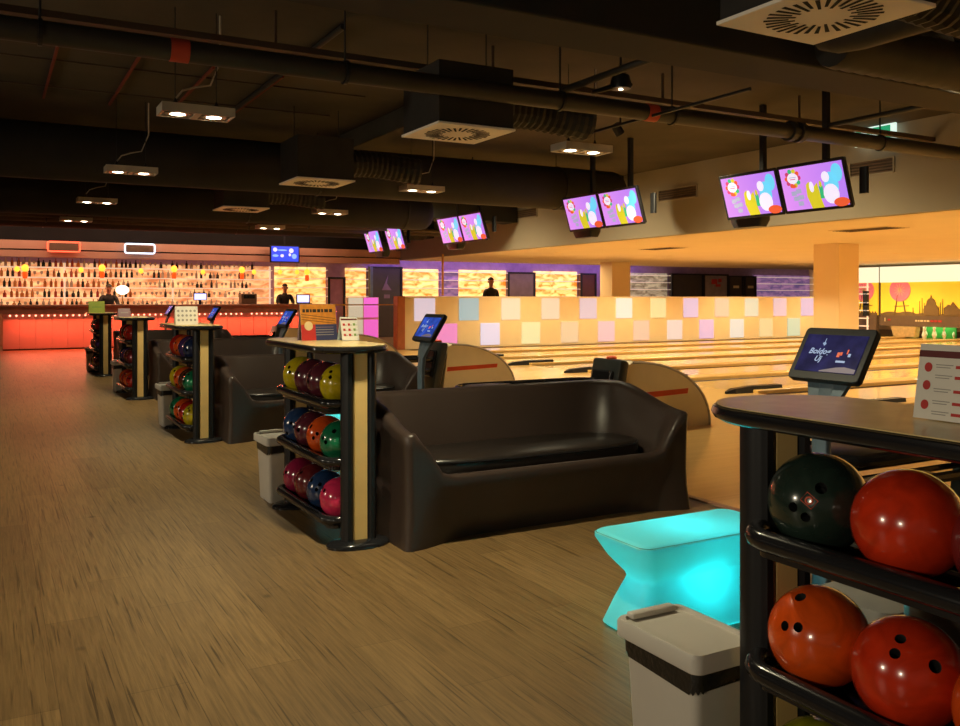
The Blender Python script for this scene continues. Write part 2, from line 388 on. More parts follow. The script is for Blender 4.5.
# masking unit with skyline mural
def mask_unit(y0, y1, label, wheel_y, full):
    t = thing('masking_unit', label, 'mural', (25.2, 0, 0))
    yc, w = (y0+y1)/2, y1-y0
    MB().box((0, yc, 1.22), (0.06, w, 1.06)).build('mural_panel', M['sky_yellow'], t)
    MB().box((-0.02, yc, 2.0), (0.12, w, 0.5)).build('light_band', M['cream_lit'], t)
    MB().box((-0.02, yc, 0.53 if full else 0.35), (0.14, w, 0.33 if full else 0.69)).build('lower_band', M['sil_dark'], t)
    a = MB(); X = -0.033
    cnt = [0]
    def P(pts, mi=0, th=0.012):
        cnt[0] += 1; a.poly([(X, y, z) for y, z in pts], (-th-0.0015*cnt[0], 0, 0), mi)
    def zz(px_y): return 1.25-(px_y-298)*27.5/880
    hill = [(y1, 0.69)]
    k = 160
    for i in range(k+1):
        y = y1-w*i/k; hill.append((y, 0.75+0.05*abs(math.sin(i*0.7))+0.03*math.sin(i*0.31)))
    hill.append((y0, 0.69)); P(hill)
    for dy in (-0.17, 0.17): P([(wheel_y+dy*1.15-0.015, 0.72), (wheel_y+dy*1.15+0.015, 0.72), (wheel_y+dy*0.45+0.012, 1.35), (wheel_y+dy*0.45-0.012, 1.35)], 0, 0.03)
    P([(wheel_y-0.3, 1.0), (wheel_y+0.2, 0.97), (wheel_y+0.2, 0.99), (wheel_y-0.3, 1.02)])
    if full:
        for y, h in ((17.13, 1.15), (17.05, 1.25), (16.98, 1.1), (16.45, 1.12), (16.38, 1.22), (16.5, 1.0), (17.35, 0.95)): P([(y-0.012, 0.72), (y+0.012, 0.72), (y, h)])
        dc = 16.75
        P([(dc-0.25, 0.72), (dc+0.25, 0.72), (dc+0.25, 0.9), (dc+0.2, 1.0), (dc+0.16, 1.04)]+[(dc+0.15*math.cos(q*PI/10), 1.06+0.19*math.sin(q*PI/10)) for q in range(11)]+[(dc-0.16, 1.04), (dc-0.2, 1.0), (dc-0.25, 0.9)])
        P([(dc-0.03, 1.2), (dc+0.03, 1.2), (dc, 1.34)])
        P([(15.7, 0.72), (16.33, 0.72), (16.33, 0.95), (16.25, 1.0), (16.2, 1.05), (16.12, 1.03), (16.05, 1.13), (15.98, 1.05), (15.9, 0.95), (15.8, 0.9), (15.7, 0.95)])
        P([(15.2, 0.72), (15.6, 0.72), (15.6, 1.3), (15.2, 1.3)], 2)
    a.build('skyline', [M['sil'], M['pink'], M['cream']], t)
    b = MB(); R = 0.36; zc = 1.5
    ring = [(wheel_y+R*math.cos(q*PI/20), min(1.74, zc+R*math.sin(q*PI/20))) for q in range(40)]
    b.poly([(X-0.004, y, z) for y, z in ring], (-0.03, 0, 0), 0)
    for q in range(12):
        an = q*PI/6; ca, sa = math.cos(an), math.sin(an); l = 0.2
        b.poly([(X-0.034, wheel_y-sa*0.008, zc+ca*0.008), (X-0.034, wheel_y+sa*0.008, zc-ca*0.008), (X-0.034, wheel_y+ca*l+sa*0.004, zc+sa*l-ca*0.004), (X-0.034, wheel_y+ca*l-sa*0.004, zc+sa*l+ca*0.004)], (-0.006, 0, 0), 1)
    b.build('big_wheel', [M['pink'], M['cream']], t)
    if full:
        e = MB(); y = 17.25
        for i, ww in enumerate((0.08, 0.05, 0.11, 0.06, 0.1)):
            e.box((-0.095, y-ww/2, 0.545), (0.01, ww*0.85, 0.05), 0); y -= ww+0.02
        for ww in (0.12, 0.1, 0.14): e.box((-0.095, y-ww/2, 0.545), (0.01, ww*0.9, 0.06), 1); y -= ww+0.01
        e.box((-0.095, 18.15, 0.56), (0.01, 0.1, 0.05), 1); e.box((-0.095, 18.3, 0.56), (0.01, 0.03, 0.12), 0)
        e.build('lettering', [M['cream'], M['red_print']], t)
    return t
mask_unit(-4.0, 18.5, 'long yellow mural with pink wheel and domed skyline above the pin decks', 17.8, True)
mask_unit(18.62, 19.44, 'narrow yellow mural strip with part of a pink wheel beside the pillar', 19.1, False)
s = MB()
for z in (0.1, 0.35, 0.6, 0.85, 1.1, 1.38, 1.6): s.box((24.6, 18.97, z), (0.1, 0.86, 0.035), 0)
for z in (0.9, 1.25): s.box((24.6, 18.62, z), (0.1, 0.16, 0.45), 1)
for y in (18.56, 19.4): s.box((24.6, y, 0.87), (0.05, 0.03, 1.74), 0)
tag(s.build('slatted_screen', [M['shelf'], M['black']]), 'white slatted screen with black posts left of the pin deck', 'screen')
k = MB()
k.loft([[Vector((24.9, y, z)) for y, z in ((17.15, 0.045), (17.85, 0.045), (17.95, 0.36), (17.1, 0.36))], [Vector((25.15, y, z)) for y, z in ((17.15, 0.045), (17.85, 0.045), (17.95, 0.36), (17.1, 0.36))]])
tag(k.build('kickback_panel', M['kick']), 'tan speckled kickback panel between the two leftmost pin decks', 'panel')
k = MB(); k.box((25.5, 16.7, 0.19), (0.04, 1.1, 0.36))
tag(k.build('pit_curtain', M['green_curtain']), 'green pit curtain behind the standing pins', 'curtain')
pp = [(0.026, 0), (0.033, 0.03), (0.045, 0.07), (0.0605, 0.114), (0.056, 0.16), (0.04, 0.21), (0.026, 0.25), (0.0235, 0.27), (0.028, 0.31), (0.0324, 0.343), (0.026, 0.37), (0.012, 0.38), (0.002, 0.381)]
proto = None
for row in range(4):
    for c in range(row+1):
        loc = (24.72+row*0.264, 16.695+(c-row/2)*0.305, 0.0)
        lab = ('white bowling pin at the head of the triangle of pins' if row == 0 else
               'white bowling pin in row %s of the triangle, %s from the left' % (['', 'two', 'three', 'four'][row], ['leftmost', 'second', 'third', 'fourth'][row-c]))
        if proto is None:
            proto = thing('bowling_pin', lab, 'pin', loc, 0, 'bowling pins on the deck')
            MB().lathe(pp, n=16).build('body', M['pin'], proto, smooth=True, angle=80)
            MB().lathe([(0.0262, 0.235), (0.0285, 0.245), (0.0262, 0.255)], n=16).build('neck_stripe', M['red_print'], proto)
        else: dup(proto, loc, lab)

# ------------------------------------------------------------------ tiled partition
PY = 19.55
t = thing('partition_wall', 'long tan partition wall with glowing coloured square panels beside the lanes', 'partition', (0, PY, 0))
MB().box((16.6, 0.1, 0.645), (15.6, 0.18, 1.29), bev=0.01).build('body', M['partition'], t)
MB().box((8.72, 0.08, 0.645), (0.2, 0.26, 1.3), bev=0.01).build('end_panel', M['terracotta'], t)
cols_top = [(236, 214, 232), (160, 190, 195), (250, 228, 185), (248, 220, 180), (228, 200, 212), (255, 245, 225), (248, 232, 150), (235, 200, 235), (248, 205, 160), (235, 228, 190), (242, 200, 210), (225, 190, 225), (248, 220, 170)]
cols_low = [(255, 130, 205), (240, 226, 250), (248, 238, 165), (246, 206, 150), (250, 195, 195), (248, 200, 160), (250, 222, 205), (240, 190, 225), (240, 232, 215), (248, 215, 140), (215, 225, 180), (245, 215, 170), (240, 210, 200)]
for i in range(26):
    x = 9.06+0.618*i+0.309
    top = (i % 2 == 0); c = (cols_top if top else cols_low)[i//2]
    em = emi('lit_panel_%02d' % i, srgb(*[int(v*0.8+45) for v in c]), 0.72)
    o = MB().box((x, 0, 0.965 if top else 0.33), (0.56, 0.03, 0.56), bev=0.004).build('lit_panel', em, t)
# pink and white lit partition beyond the glass balustrade
t = thing('lit_panel_wall', 'short wall of pink and white glowing squares behind the glass railing', 'partition', (9.25, 23.3, 0))
MB().box((0, 0.1, 0.62), (0.95, 0.16, 1.3)).build('body', M['partition'], t)
pk, wt = emi('lit_pink', srgb(250, 110, 215), 0.9), emi('lit_ivory', srgb(235, 220, 190), 0.7)
for x, z, m in ((-0.23, 0.98, wt), (0.23, 0.98, pk), (0.23, 0.36, pk), (-0.23, 0.36, wt)): MB().box((x, 0.0, z), (0.42, 0.03, 0.56)).build('lit_panel', m, t)
# glass balustrade
t = thing('glass_balustrade', 'clear glass railing with a thin brass top rail at the partition end', 'railing', (8.3, 20.6, 0))
MB().box((-0.02, 0, 1.08), (1.7, 0.04, 0.03)).build('top_rail', M['brass'], t)
for x in (-0.87, 0.83): MB().box((x, 0, 0.53), (0.04, 0.04, 1.06)).build('post', M['brass'], t)
MB().box((-0.02, 0, 0.53), (1.64, 0.012, 1.0)).build('glass_pane', M['glass'], t)
p = MB(); p.box((9.92, 19.66, 1.83), (0.04, 0.04, 1.04)); tag(p.build('brass_pole', M['brass']), 'slim brass pole rising from the tiled partition to the ceiling', 'pole')

# ------------------------------------------------------------------ back wall: bar shelves and backlit units
SZ = [1.0, 1.27, 1.54, 1.81, 2.08]
t = thing('bar_shelving', 'long backlit bar shelving lined with bottles behind the bar', 'shelf', (3.2, 26.1, 0))
MB().box((0, 0.17, 1.1), (8.4, 0.04, 2.2)).build('back_panel', M['backbar'], t)
for z in SZ: MB().box((0, -0.02, z-0.012), (8.4, 0.3, 0.024)).build('shelf', M['shelf'], t)
for x in (-4.2, -1.4, 1.4, 4.2): MB().box((x, 0.1, 1.15), (0.04, 0.06, 2.1)).build('upright', M['shelf'], t)
MB().box((0, 0.0, 0.48), (8.4, 0.3, 0.95)).build('base_cabinet', M['counter'], t)
bp = [[(0.036, 0), (0.038, 0.01), (0.038, 0.14), (0.03, 0.165), (0.013, 0.19), (0.013, 0.235), (0.015, 0.236), (0.015, 0.245)],
      [(0.045, 0), (0.047, 0.01), (0.047, 0.1), (0.035, 0.125), (0.016, 0.14), (0.016, 0.18), (0.019, 0.182), (0.019, 0.195)],
      [(0.03, 0), (0.004, 0.005), (0.004, 0.07), (0.032, 0.1), (0.036, 0.14), (0.03, 0.17)]]
protos = []
shelf_name = ['back counter', 'lowest shelf', 'second shelf up', 'third shelf up', 'top shelf']
bcol = {'dark': [(0.02, 0.012, 0.01), (0.015, 0.02, 0.012)], 'amber': [(0.35, 0.10, 0.02), (0.5, 0.16, 0.03)], 'pale': [(0.5, 0.42, 0.33), (0.4, 0.32, 0.25)], 'red': [(0.3, 0.03, 0.02), (0.4, 0.06, 0.03)]}
for si, z in enumerate(SZ):
    x = -0.6
    while x < 6.9:
        kind = random.choice(['dark', 'dark', 'amber', 'amber', 'pale', 'red'] if x < 3.5 else ['dark', 'pale', 'pale', 'pale', 'pale'])
        shp = 2 if (kind == 'pale' and random.random() < 0.6) else random.choice((0, 0, 1))
        lab = '%s %s on the %s behind the bar' % (kind if kind != 'pale' else 'pale clear', 'stemmed glass' if shp == 2 else ('slim bottle' if shp == 0 else 'squat bottle'), shelf_name[si])
        if len(protos) <= shp:
            for q in range(3):
                o = MB().lathe(bp[q], n=8).build('wine_glass' if q == 2 else 'liquor_bottle', M['bottle'], None, smooth=True, angle=50); o.scale = (0.95, 0.95, 0.92)
                protos.append([o, False])
        o, used = protos[shp]
        if used: o = o.copy(); COL.objects.link(o)
        protos[shp][1] = True
        o.location = (x, 26.02+random.uniform(-0.03, 0.05), z); o.color = (*random.choice(bcol[kind]), 1)
        tag(o, lab, 'glass' if shp == 2 else 'bottle', 'bottles and glasses on the bar shelves')
        x += random.uniform(0.105, 0.165)

def back_unit(x0, x1, m, label, z1=2.2, z0=0.0, shelves=(1.3, 1.57, 1.84, 2.11), name='backlit_shelf_unit', cat='shelf'):
    t = thing(name, label, cat, ((x0+x1)/2, 26.1, 0)); w = x1-x0
    MB().box((0, 0.16, (z0+z1)/2), (w, 0.06, z1-z0)).build('back_panel', m, t)
    for z in shelves: MB().box((0, 0.02, z), (w, 0.2, 0.02)).build('shelf', M['shelf'], t)
    return t
def Xat(px, Y=26.1):
    r = (px-480)/880; return Y*(r*math.cos(TH)+math.sin(TH))/(math.cos(TH)-r*math.sin(TH))
back_unit(Xat(276), Xat(327), M['onyx'], 'gold backlit shelves right of the bottles behind the bar')
back_unit(Xat(347), Xat(367.5), M['onyx'], 'narrow gold backlit shelves left of the dark door')
back_unit(Xat(404), Xat(440), M['onyx'], 'gold backlit shelves right of the dark door')
back_unit(Xat(443), Xat(460), M['violet_panel'], 'narrow violet lit shelf panel beside the brass pole')
back_unit(Xat(461), Xat(508), M['onyx'], 'gold backlit onyx shelves behind the standing person')
back_unit(Xat(536), Xat(579), M['onyx'], 'gold backlit onyx shelves left of the far pillar')
back_unit(Xat(628), Xat(669.5), M['onyx_grey'], 'grey veined stone shelves right of the far pillar')
back_unit(Xat(757), Xat(812), M['violet_panel'], 'dim violet shelves left of the near pillar')
def back_panel(px0, px1, z1, m, label, name, cat, extra=None):
    x0, x1 = Xat(px0, 26.0), Xat(px1, 26.0)
    t = thing(name, label, cat, ((x0+x1)/2, 26.0, 0))
    MB().box((0, 0.1, z1/2), (x1-x0, 0.12, z1), bev=0.01).build('panel', m, t)
    fr = MB(); w = x1-x0
    for sx in (-1, 1): fr.box((sx*(w/2-0.04), 0.03, z1/2), (0.07, 0.04, z1))
    fr.box((0, 0.03, z1-0.03), (w-0.16, 0.04, 0.06)); fr.build('frame', M['black'], t)
    return t, w
t, w = back_panel(328, 346, 1.9, M['lilac_door'], 'lilac service door at the back left of the glowing squares', 'service_door', 'door')
t, w = back_panel(370, 403, 2.25, M['dark_door'], 'tall dark grey door with a pale figure sign', 'dark_door', 'door')
e = MB(); e.poly([(-0.15, 0.03, 1.5), (0.18, 0.03, 1.5), (0.02, 0.03, 1.72), (0.06, 0.03, 1.98), (-0.04, 0.03, 1.74)], (0, -0.01, 0)); e.box((0.02, 0.025, 1.3), (0.2, 0.01, 0.12))
e.build('sign', M['lilac_card'], t)
MB().tube([(-0.4, 0.0, 0.9), (-0.4, -0.05, 0.92), (-0.4, -0.05, 1.25), (-0.4, 0.0, 1.27)], 0.018).build('handle', M['alu'], t)
MB().box((-0.52, 0.01, 1.12), (0.09, 0.05, 2.24)).build('glazed_edge', M['steel'], t)
back_panel(508, 536, 2.15, mat('grey_display', srgb(120, 100, 95), 0.3), 'grey framed panel between the gold backlit shelves', 'wall_panel', 'panel')
back_panel(581, 597, 2.15, mat('maroon_door', srgb(90, 45, 40), 0.4), 'dark maroon door just left of the far pillar', 'maroon_door', 'door')
back_panel(672, 704, 2.2, M['dark_door'], 'plain charcoal wall panel right of the grey stone shelves', 'charcoal_panel', 'panel')
t, w = back_panel(704, 729, 2.2, mat('pale_poster', srgb(150, 135, 130), 0.5), 'pale poster panel with red shapes beside the charcoal panel', 'poster_panel', 'poster')
e = MB()
for x, z, sx, sz in ((-0.1, 1.9, 0.3, 0.2), (0.2, 1.95, 0.16, 0.14), (0.1, 1.75, 0.25, 0.1)): e.box((x, 0.02, z), (sx, 0.02, sz))
e.build('red_print', M['red_print'], t)
for a, b, lab in ((729, 744, 'tall dark cabinet with a small tag, nearer the poster'), (745, 757, 'tall dark cabinet with a small tag, nearer the violet shelves')):
    t, w = back_panel(a, b, 2.15, mat('dark_cabinet', srgb(62, 52, 42), 0.5), lab, 'tall_cabinet', 'cabinet')
    MB().box((0, 0.02, 1.7), (0.3, 0.02, 0.1)).build('tag_plate', M['cream_print'], t)
for xa, kx in ((9.0, 0),):
    light('violet_cove_light', 'AREA', (15.5, 25.2, 2.58), 60, (0.45, 0.3, 1.0), shape='RECTANGLE', size=12, size_y=0.1, rot=(math.radians(60), 0, 0))

# ------------------------------------------------------------------ bar
BY = 23.56
t = thing('bar_counter', 'long bar counter with a pale front washed in red light', 'bar counter', (4.15, BY, 0))
MB().box((0, 0.3, 1.06), (7.9, 0.72, 0.05), bev=0.01).build('countertop', M['counter'], t)
MB().box((0, 0.1, 0.95), (7.86, 0.24, 0.17)).build('fascia_board', M['counter'], t)
fp = MB(); n = 22
for i in range(n): fp.box((-3.85+7.7*(i+0.5)/n, 0.2, 0.45), (7.7/n-0.006, 0.08, 0.84), bev=0.003)
fp.build('front_panel', M['bar_front'], t)
MB().box((0, 0.24, 0.03), (7.7, 0.1, 0.06)).build('kick_plate', M['dark_red'], t)
d = MB()
for i in range(56):
    if i % 14 == 13: continue
    d.lathe([(0.003, -0.03), (0.018, -0.02), (0.022, 0.0), (0.015, 0.01)], (-3.7+7.5*i/55, 0.06, 0.835), 8)
d.build('light_dots', M['led_red'], t)
light('bar_red_light', 'AREA', (4.15, BY-0.04, 0.86), 165, (1.0, 0.12, 0.055), shape='RECTANGLE', size=7.5, size_y=0.06, rot=(math.radians(-28), 0, 0))
t = thing('bar_counter', 'terracotta side return closing the bar at its left end', 'bar counter', (-0.02, BY+1.0, 0))
MB().box((0, 0, 0.5), (0.3, 1.7, 1.0)).build('panel', M['terracotta'], t); MB().box((0, 0, 1.03), (0.36, 1.76, 0.05)).build('countertop', M['counter'], t)

# items on the bar
t = thing('bar_register', 'dark till box on the bar left of the right-hand bartender', 'till', (6.15, BY+0.35, 1.085))
MB().box((0, 0, 0.14), (0.42, 0.3, 0.28), bev=0.02).build('case', M['sil_dark'], t); MB().box((0, -0.15, 0.2), (0.3, 0.02, 0.1)).build('display', M['black_gloss'], t)
t = thing('laptop', 'small screen glowing pale blue at the right end of the bar', 'screen', (7.75, BY+0.4, 1.085))
MB().box((0, 0, 0.01), (0.36, 0.25, 0.02)).build('keyboard', M['black'], t); sc = MB().box((0, 0.13, 0.14), (0.4, 0.02, 0.26)).build('lid', M['black'], t)
MB().box((0, 0.117, 0.145), (0.34, 0.006, 0.2)).build('screen', M['lap_screen'], sc)
t = thing('bar_screen', 'small bluish till screen on the bar near the third rack', 'screen', (4.9, BY+0.4, 1.085))
MB().box((0, 0.02, 0.08), (0.06, 0.06, 0.16)).build('stand', M['black'], t); sc = MB().box((0, 0, 0.2), (0.34, 0.03, 0.2)).build('case', M['black'], t)
MB().box((0, -0.018, 0.2), (0.3, 0.006, 0.16)).build('screen', M['lap_screen'], sc)
t = thing('globe_lamp', 'round white globe lamp glowing behind the bar', 'lamp', (2.98, BY+0.42, 1.085))
MB().lathe([(0.06, 0), (0.06, 0.01), (0.012, 0.02), (0.012, 0.26)], n=14).build('stand', M['brass'], t)
MB().lathe([(0.002, 0.25)]+[(0.16*math.sin(PI*i/10), 0.37-0.12*math.cos(PI*i/10)) for i in range(1, 10)]+[(0.002, 0.49)], n=20).build('globe', M['globe'], t, smooth=True)
for i, (px, py, red) in enumerate(((17, 269, 0), (25, 268, 1), (81, 270, 0), (102, 268, 1), (141, 271, 0), (174, 269, 1), (203, 272, 0), (242, 270, 1), (254, 272, 0), (280, 272, 0), (297, 272, 0), (307, 272, 1))):
    Y = 24.6; r = (px-480)/880; Z = Y/(math.cos(TH)-r*math.sin(TH)); x = Z*(r*math.cos(TH)+math.sin(TH)); h = 1.25+(298-py)*Z/880
    t = thing('pendant_lamp', '%s amber pendant over the bar from the left%s' % (['first', 'second', 'third', 'fourth', 'fifth', 'sixth', 'seventh', 'eighth', 'ninth', 'tenth', 'eleventh', 'twelfth'][i], ', with red cup below' if red else ''), 'lamp', (x, Y, h), 0, 'amber pendants over the bar')
    s_ = 1.0 if red else 0.75
    MB().tube([(0, 0, 0.08), (0, 0, 2.38-h)], 0.006, 6).build('cord', M['black'], t)
    MB().lathe([(0.02, -0.09*s_), (0.07*s_, -0.06*s_), (0.085*s_, 0), (0.07*s_, 0.06*s_), (0.02, 0.09*s_)], n=12).build('shade', M['amber'], t, smooth=True)
    if red: MB().lathe([(0.05, -0.26), (0.06, -0.2), (0.06, -0.1), (0.03, -0.085)], n=12).build('cup', M['red_glass'], t, smooth=True)
# neon rectangles
def neon(px, m, lab):
    Y = 23.3; r = (px-480)/880; x = Y*(r*math.cos(TH)+math.sin(TH))/(math.cos(TH)-r*math.sin(TH))
    t = thing('neon_sign', lab, 'sign', (x, Y, 2.48))
    MB().box((0, 0.03, 0), (0.62, 0.05, 0.17)).build('backing', M['sil_dark'], t)
    MB().tube([(v.x, 0, v.y) for v in rrect(0.7, 0.23, 0.05)], 0.018, 8, closed=True).build('tube', m, t, smooth=True)
    for x_ in (-0.25, 0.25): MB().tube([(x_, 0.05, 0), (x_, 0.125, 0)], 0.01, 6).build('bracket', M['black'], t)
neon(64, M['neon_red'], 'red neon rectangle outline above the left of the bar')
neon(140, M['neon_white'], 'white neon rectangle outline above the bar')

# ------------------------------------------------------------------ people
def person(name_label, loc, rz, head_top, lean=0.0, arms='down', scale=1.0):
    H = head_top; k = H/1.75
    t = thing('person', name_label, 'person', loc, rz)
    bm = bmesh.new(); sk = bm.verts.layers.skin.verify()
    J = {}
    def J_(n, p, r, parent=None):
        v = bm.verts.new(Vector(p)*k); v[sk].radius = (r[0]*k, r[1]*k) if isinstance(r, tuple) else (r*k, r*k); J[n] = v
        if parent: bm.edges.new((J[parent], v))
    L = lean
    J_('pel', (0, 0, 0.93), (0.14, 0.10)); J_('waist', (0, L*0.2, 1.08), (0.125, 0.09), 'pel'); J_('chest', (0, L*0.6, 1.28), (0.15, 0.11), 'waist'); J_('neck0', (0, L*0.9, 1.44), (0.06, 0.06), 'chest')
    J_('neck', (0, L, 1.5), 0.05, 'neck0'); J_('head0', (0, L+0.01, 1.57), (0.068, 0.075), 'neck'); J_('head1', (0, L+0.005, 1.66), (0.078, 0.092), 'head0'); J_('head2', (0, L, 1.71), (0.06, 0.07), 'head1')
    for s, n in ((-1, 'l'), (1, 'r')):
        J_('sh'+n, (s*0.17, L*0.8, 1.39), 0.058, 'chest')
        if arms == 'forward': pts = [(s*0.24, L*0.7+0.06, 1.2), (s*0.2, 0.26, 1.1), (s*0.16, 0.34, 1.1)]
        else: pts = [(s*0.22, L*0.4, 1.13), (s*0.23, 0.05, 0.88), (s*0.23, 0.07, 0.81)]
        J_('el'+n, pts[0], 0.044, 'sh'+n); J_('wr'+n, pts[1], 0.03, 'el'+n); J_('ha'+n, pts[2], (0.036, 0.018), 'wr'+n)
        wr, ha = Vector(pts[1]), Vector(pts[2]); d = (ha-wr).normalized()
        for q in range(4):
            off = Vector(((q-1.5)*0.02, 0, 0)); ln = (0.06, 0.07, 0.066, 0.05)[q]
            J_('f%s%d' % (n, q), ha+off*1.1+d*0.03, 0.009, 'ha'+n); J_('g%s%d' % (n, q), ha+off*1.2+d*(0.03+ln)+Vector((0, 0, -0.015)), 0.007, 'f%s%d' % (n, q))
        J_('th'+n, wr+d*0.04+Vector((-s*0.045, 0.01, 0)), 0.01, 'wr'+n)
        J_('hip'+n, (s*0.09, 0, 0.88), (0.095, 0.1), 'pel'); J_('kn'+n, (s*0.1, 0.01, 0.5), 0.058, 'hip'+n); J_('an'+n, (s*0.1, -0.02, 0.1), 0.04, 'kn'+n); J_('fo'+n, (s*0.11, 0.13, 0.04), (0.045, 0.035), 'an'+n)
    J['pel'][sk].use_root = True
    me = bpy.data.meshes.new('body'); bm.to_mesh(me); bm.free()
    o = bpy.data.objects.new('body', me); COL.objects.link(o)
    o.modifiers.new('skin', 'SKIN').use_smooth_shade = True; o.modifiers.new('subdivision', 'SUBSURF').levels = 1
    dg = bpy.context.evaluated_depsgraph_get(); dg.update()
    me2 = bpy.data.meshes.new_from_object(o.evaluated_get(dg)); COL.objects.unlink(o); bpy.data.objects.remove(o)
    b = bpy.data.objects.new('body', me2); COL.objects.link(b); b.parent = t
    me2.materials.clear(); me2.materials.append(M['skin'])
    me2.polygons.foreach_set('use_smooth', [True]*len(me2.polygons))
    # clothing: offset shells of the body faces
    def shell(nm, m, test, off):
        cb = bmesh.new(); cb.from_mesh(me2)
        dele = [f for f in cb.faces if not test(f.calc_center_median()/k)]
        bmesh.ops.delete(cb, geom=dele, context='FACES'); cb.normal_update()
        for v in cb.verts: v.co += v.normal*off
        m3 = bpy.data.meshes.new(nm); cb.to_mesh(m3); cb.free(); m3.materials.clear(); m3.materials.append(m)
        m3.polygons.foreach_set('use_smooth', [True]*len(m3.polygons))
        q = bpy.data.objects.new(nm, m3); COL.objects.link(q); q.parent = t
    shell('shirt', M['shirt'], lambda c: 0.92 < c.z < 1.46 and not (abs(c.x) > 0.19 and c.z < 1.12) and c.y < 0.22, 0.012)
    shell('trousers', M['trousers'], lambda c: 0.1 < c.z < 0.95 and abs(c.x) < 0.2, 0.012)
    hd = Vector((0, L, 1.64))*k
    hb = MB(); hb.loft([[hd+Vector((0.088*math.cos(a)*math.cos(ph), -0.012+0.102*math.sin(a)*math.cos(ph), 0.015+0.1*math.sin(ph)))*k for a in [2*PI*j/14 for j in range(14)]] for ph in (0.15, 0.5, 0.85, 1.2, 1.5)])
    hb.build('hair', M['hair'], t, smooth=True)
    fb = MB(); fy = hd.y+0.085*k
    for s in (-1, 1):
        fb.lathe([(0.002, -0.01), (0.011, 0), (0.002, 0.01)], (s*0.032*k, fy, hd.z-0.005), 8, 0)
        fb.box((s*0.085*k, hd.y-0.005, hd.z-0.02), (0.02, 0.035, 0.06), 2, 0.006)
    fb.box((0, fy+0.012, hd.z-0.035*k), (0.024, 0.03, 0.045), 2, 0.008); fb.box((0, fy-0.004, hd.z-0.075*k), (0.05, 0.014, 0.012), 1, 0.003)
    fb.build('face', [M['eye'], M['lip'], M['skin']], t, smooth=True)
    return t
person('person in a black shirt leaning on the bar below the pendants', (2.73, 24.75, 0), PI, 1.62, 0.12, 'forward')
person('dark-haired person in black working behind the right end of the bar', (7.36, 24.62, 0), PI, 1.66, 0.1, 'forward')
person('person silhouetted against the gold shelves beyond the tiled partition', (12.6, 21.9, 0), PI, 1.85, 0.0, 'down')

# ------------------------------------------------------------------ bay furniture
BALL = None
def make_ball():
    bm = bmesh.new(); bmesh.ops.create_uvsphere(bm, u_segments=40, v_segments=24, radius=0.108)
    me = bpy.data.meshes.new('ball'); bm.to_mesh(me); bm.free()
    o = bpy.data.objects.new('ball', me); COL.objects.link(o)
    cb = MB()
    for dx, dy, r in ((-0.016, 0.02, 0.0105), (0.016, 0.022, 0.0105), (0.0, -0.048, 0.0125)):
        d = Vector((dx, dy, math.sqrt(0.108**2-dx*dx-dy*dy))).normalized()
        cb.tube([d*0.07, d*0.12], r, 14)
    c = cb.build('cutter', M['black'])
    md = o.modifiers.new('holes', 'BOOLEAN'); md.object = c; md.operation = 'DIFFERENCE'; md.solver = 'EXACT'
    dg = bpy.context.evaluated_depsgraph_get(); dg.update()
    m2 = bpy.data.meshes.new_from_object(o.evaluated_get(dg)); m2.name = 'bowling_ball'
    bpy.data.objects.remove(o); bpy.data.objects.remove(c)
    m2.materials.clear(); m2.materials.append(M['ball']); m2.materials.append(M['slot'])
    for p in m2.polygons:
        p.use_smooth = True
        p.material_index = 1 if p.center.length < 0.1045 else 0
    try: m2.set_sharp_from_angle(angle=math.radians(35))
    except Exception: pass
    return m2
BALL = make_ball()
COLS = {'dark green': (0.018, 0.034, 0.026), 'red-orange': srgb(205, 52, 20), 'maroon': srgb(110, 36, 40), 'orange': srgb(225, 85, 22), 'yellow': srgb(205, 185, 20), 'plum': srgb(92, 36, 50),
        'olive': srgb(140, 140, 25), 'blue': srgb(35, 62, 105), 'green': srgb(25, 120, 80), 'pink': srgb(235, 55, 105), 'magenta': srgb(150, 30, 70), 'navy': srgb(30, 45, 85), 'red': srgb(185, 35, 20), 'purple': srgb(70, 45, 100), 'brown': srgb(90, 45, 30)}
RX, PL = 1.637, 0.965
RACK_DESC = ['rack nearest the camera', 'rack beside the big sofa', 'third rack down the aisle', 'fourth rack down the aisle', 'farthest rack by the bar']
RACK_LABEL = ['ball rack table nearest the camera at the right edge', 'black ball rack table with gold posts beside the big front sofa', 'ball rack table third down the aisle, carrying a dotted white card',
              'ball rack table fourth down the aisle, carrying a lilac card', 'farthest ball rack table before the bar, carrying a green card']
BALLS = [ # far -> near on top, middle, bottom
    [['dark green', 'red-orange', 'maroon', 'red'], ['orange', 'red-orange', 'orange', 'red'], ['olive', 'maroon', 'blue', 'red']],
    [['yellow', 'plum', 'plum', 'yellow'], ['blue', 'plum', 'orange', 'green'], ['magenta', 'maroon', 'blue', 'pink']],
    [['red', 'orange', 'purple', 'navy'], ['yellow', 'orange', 'brown', 'green'], ['green', 'orange', 'red', 'yellow']],
    [['red', 'brown', 'red', 'red'], ['navy', 'purple', 'brown', 'maroon'], ['orange', 'red', 'orange', 'red']],
    [['red', 'brown', 'maroon', 'red'], ['brown', 'navy', 'maroon', 'purple'], ['brown', 'olive', 'maroon', 'brown']]]
SH = [0.80, 0.505, 0.21]
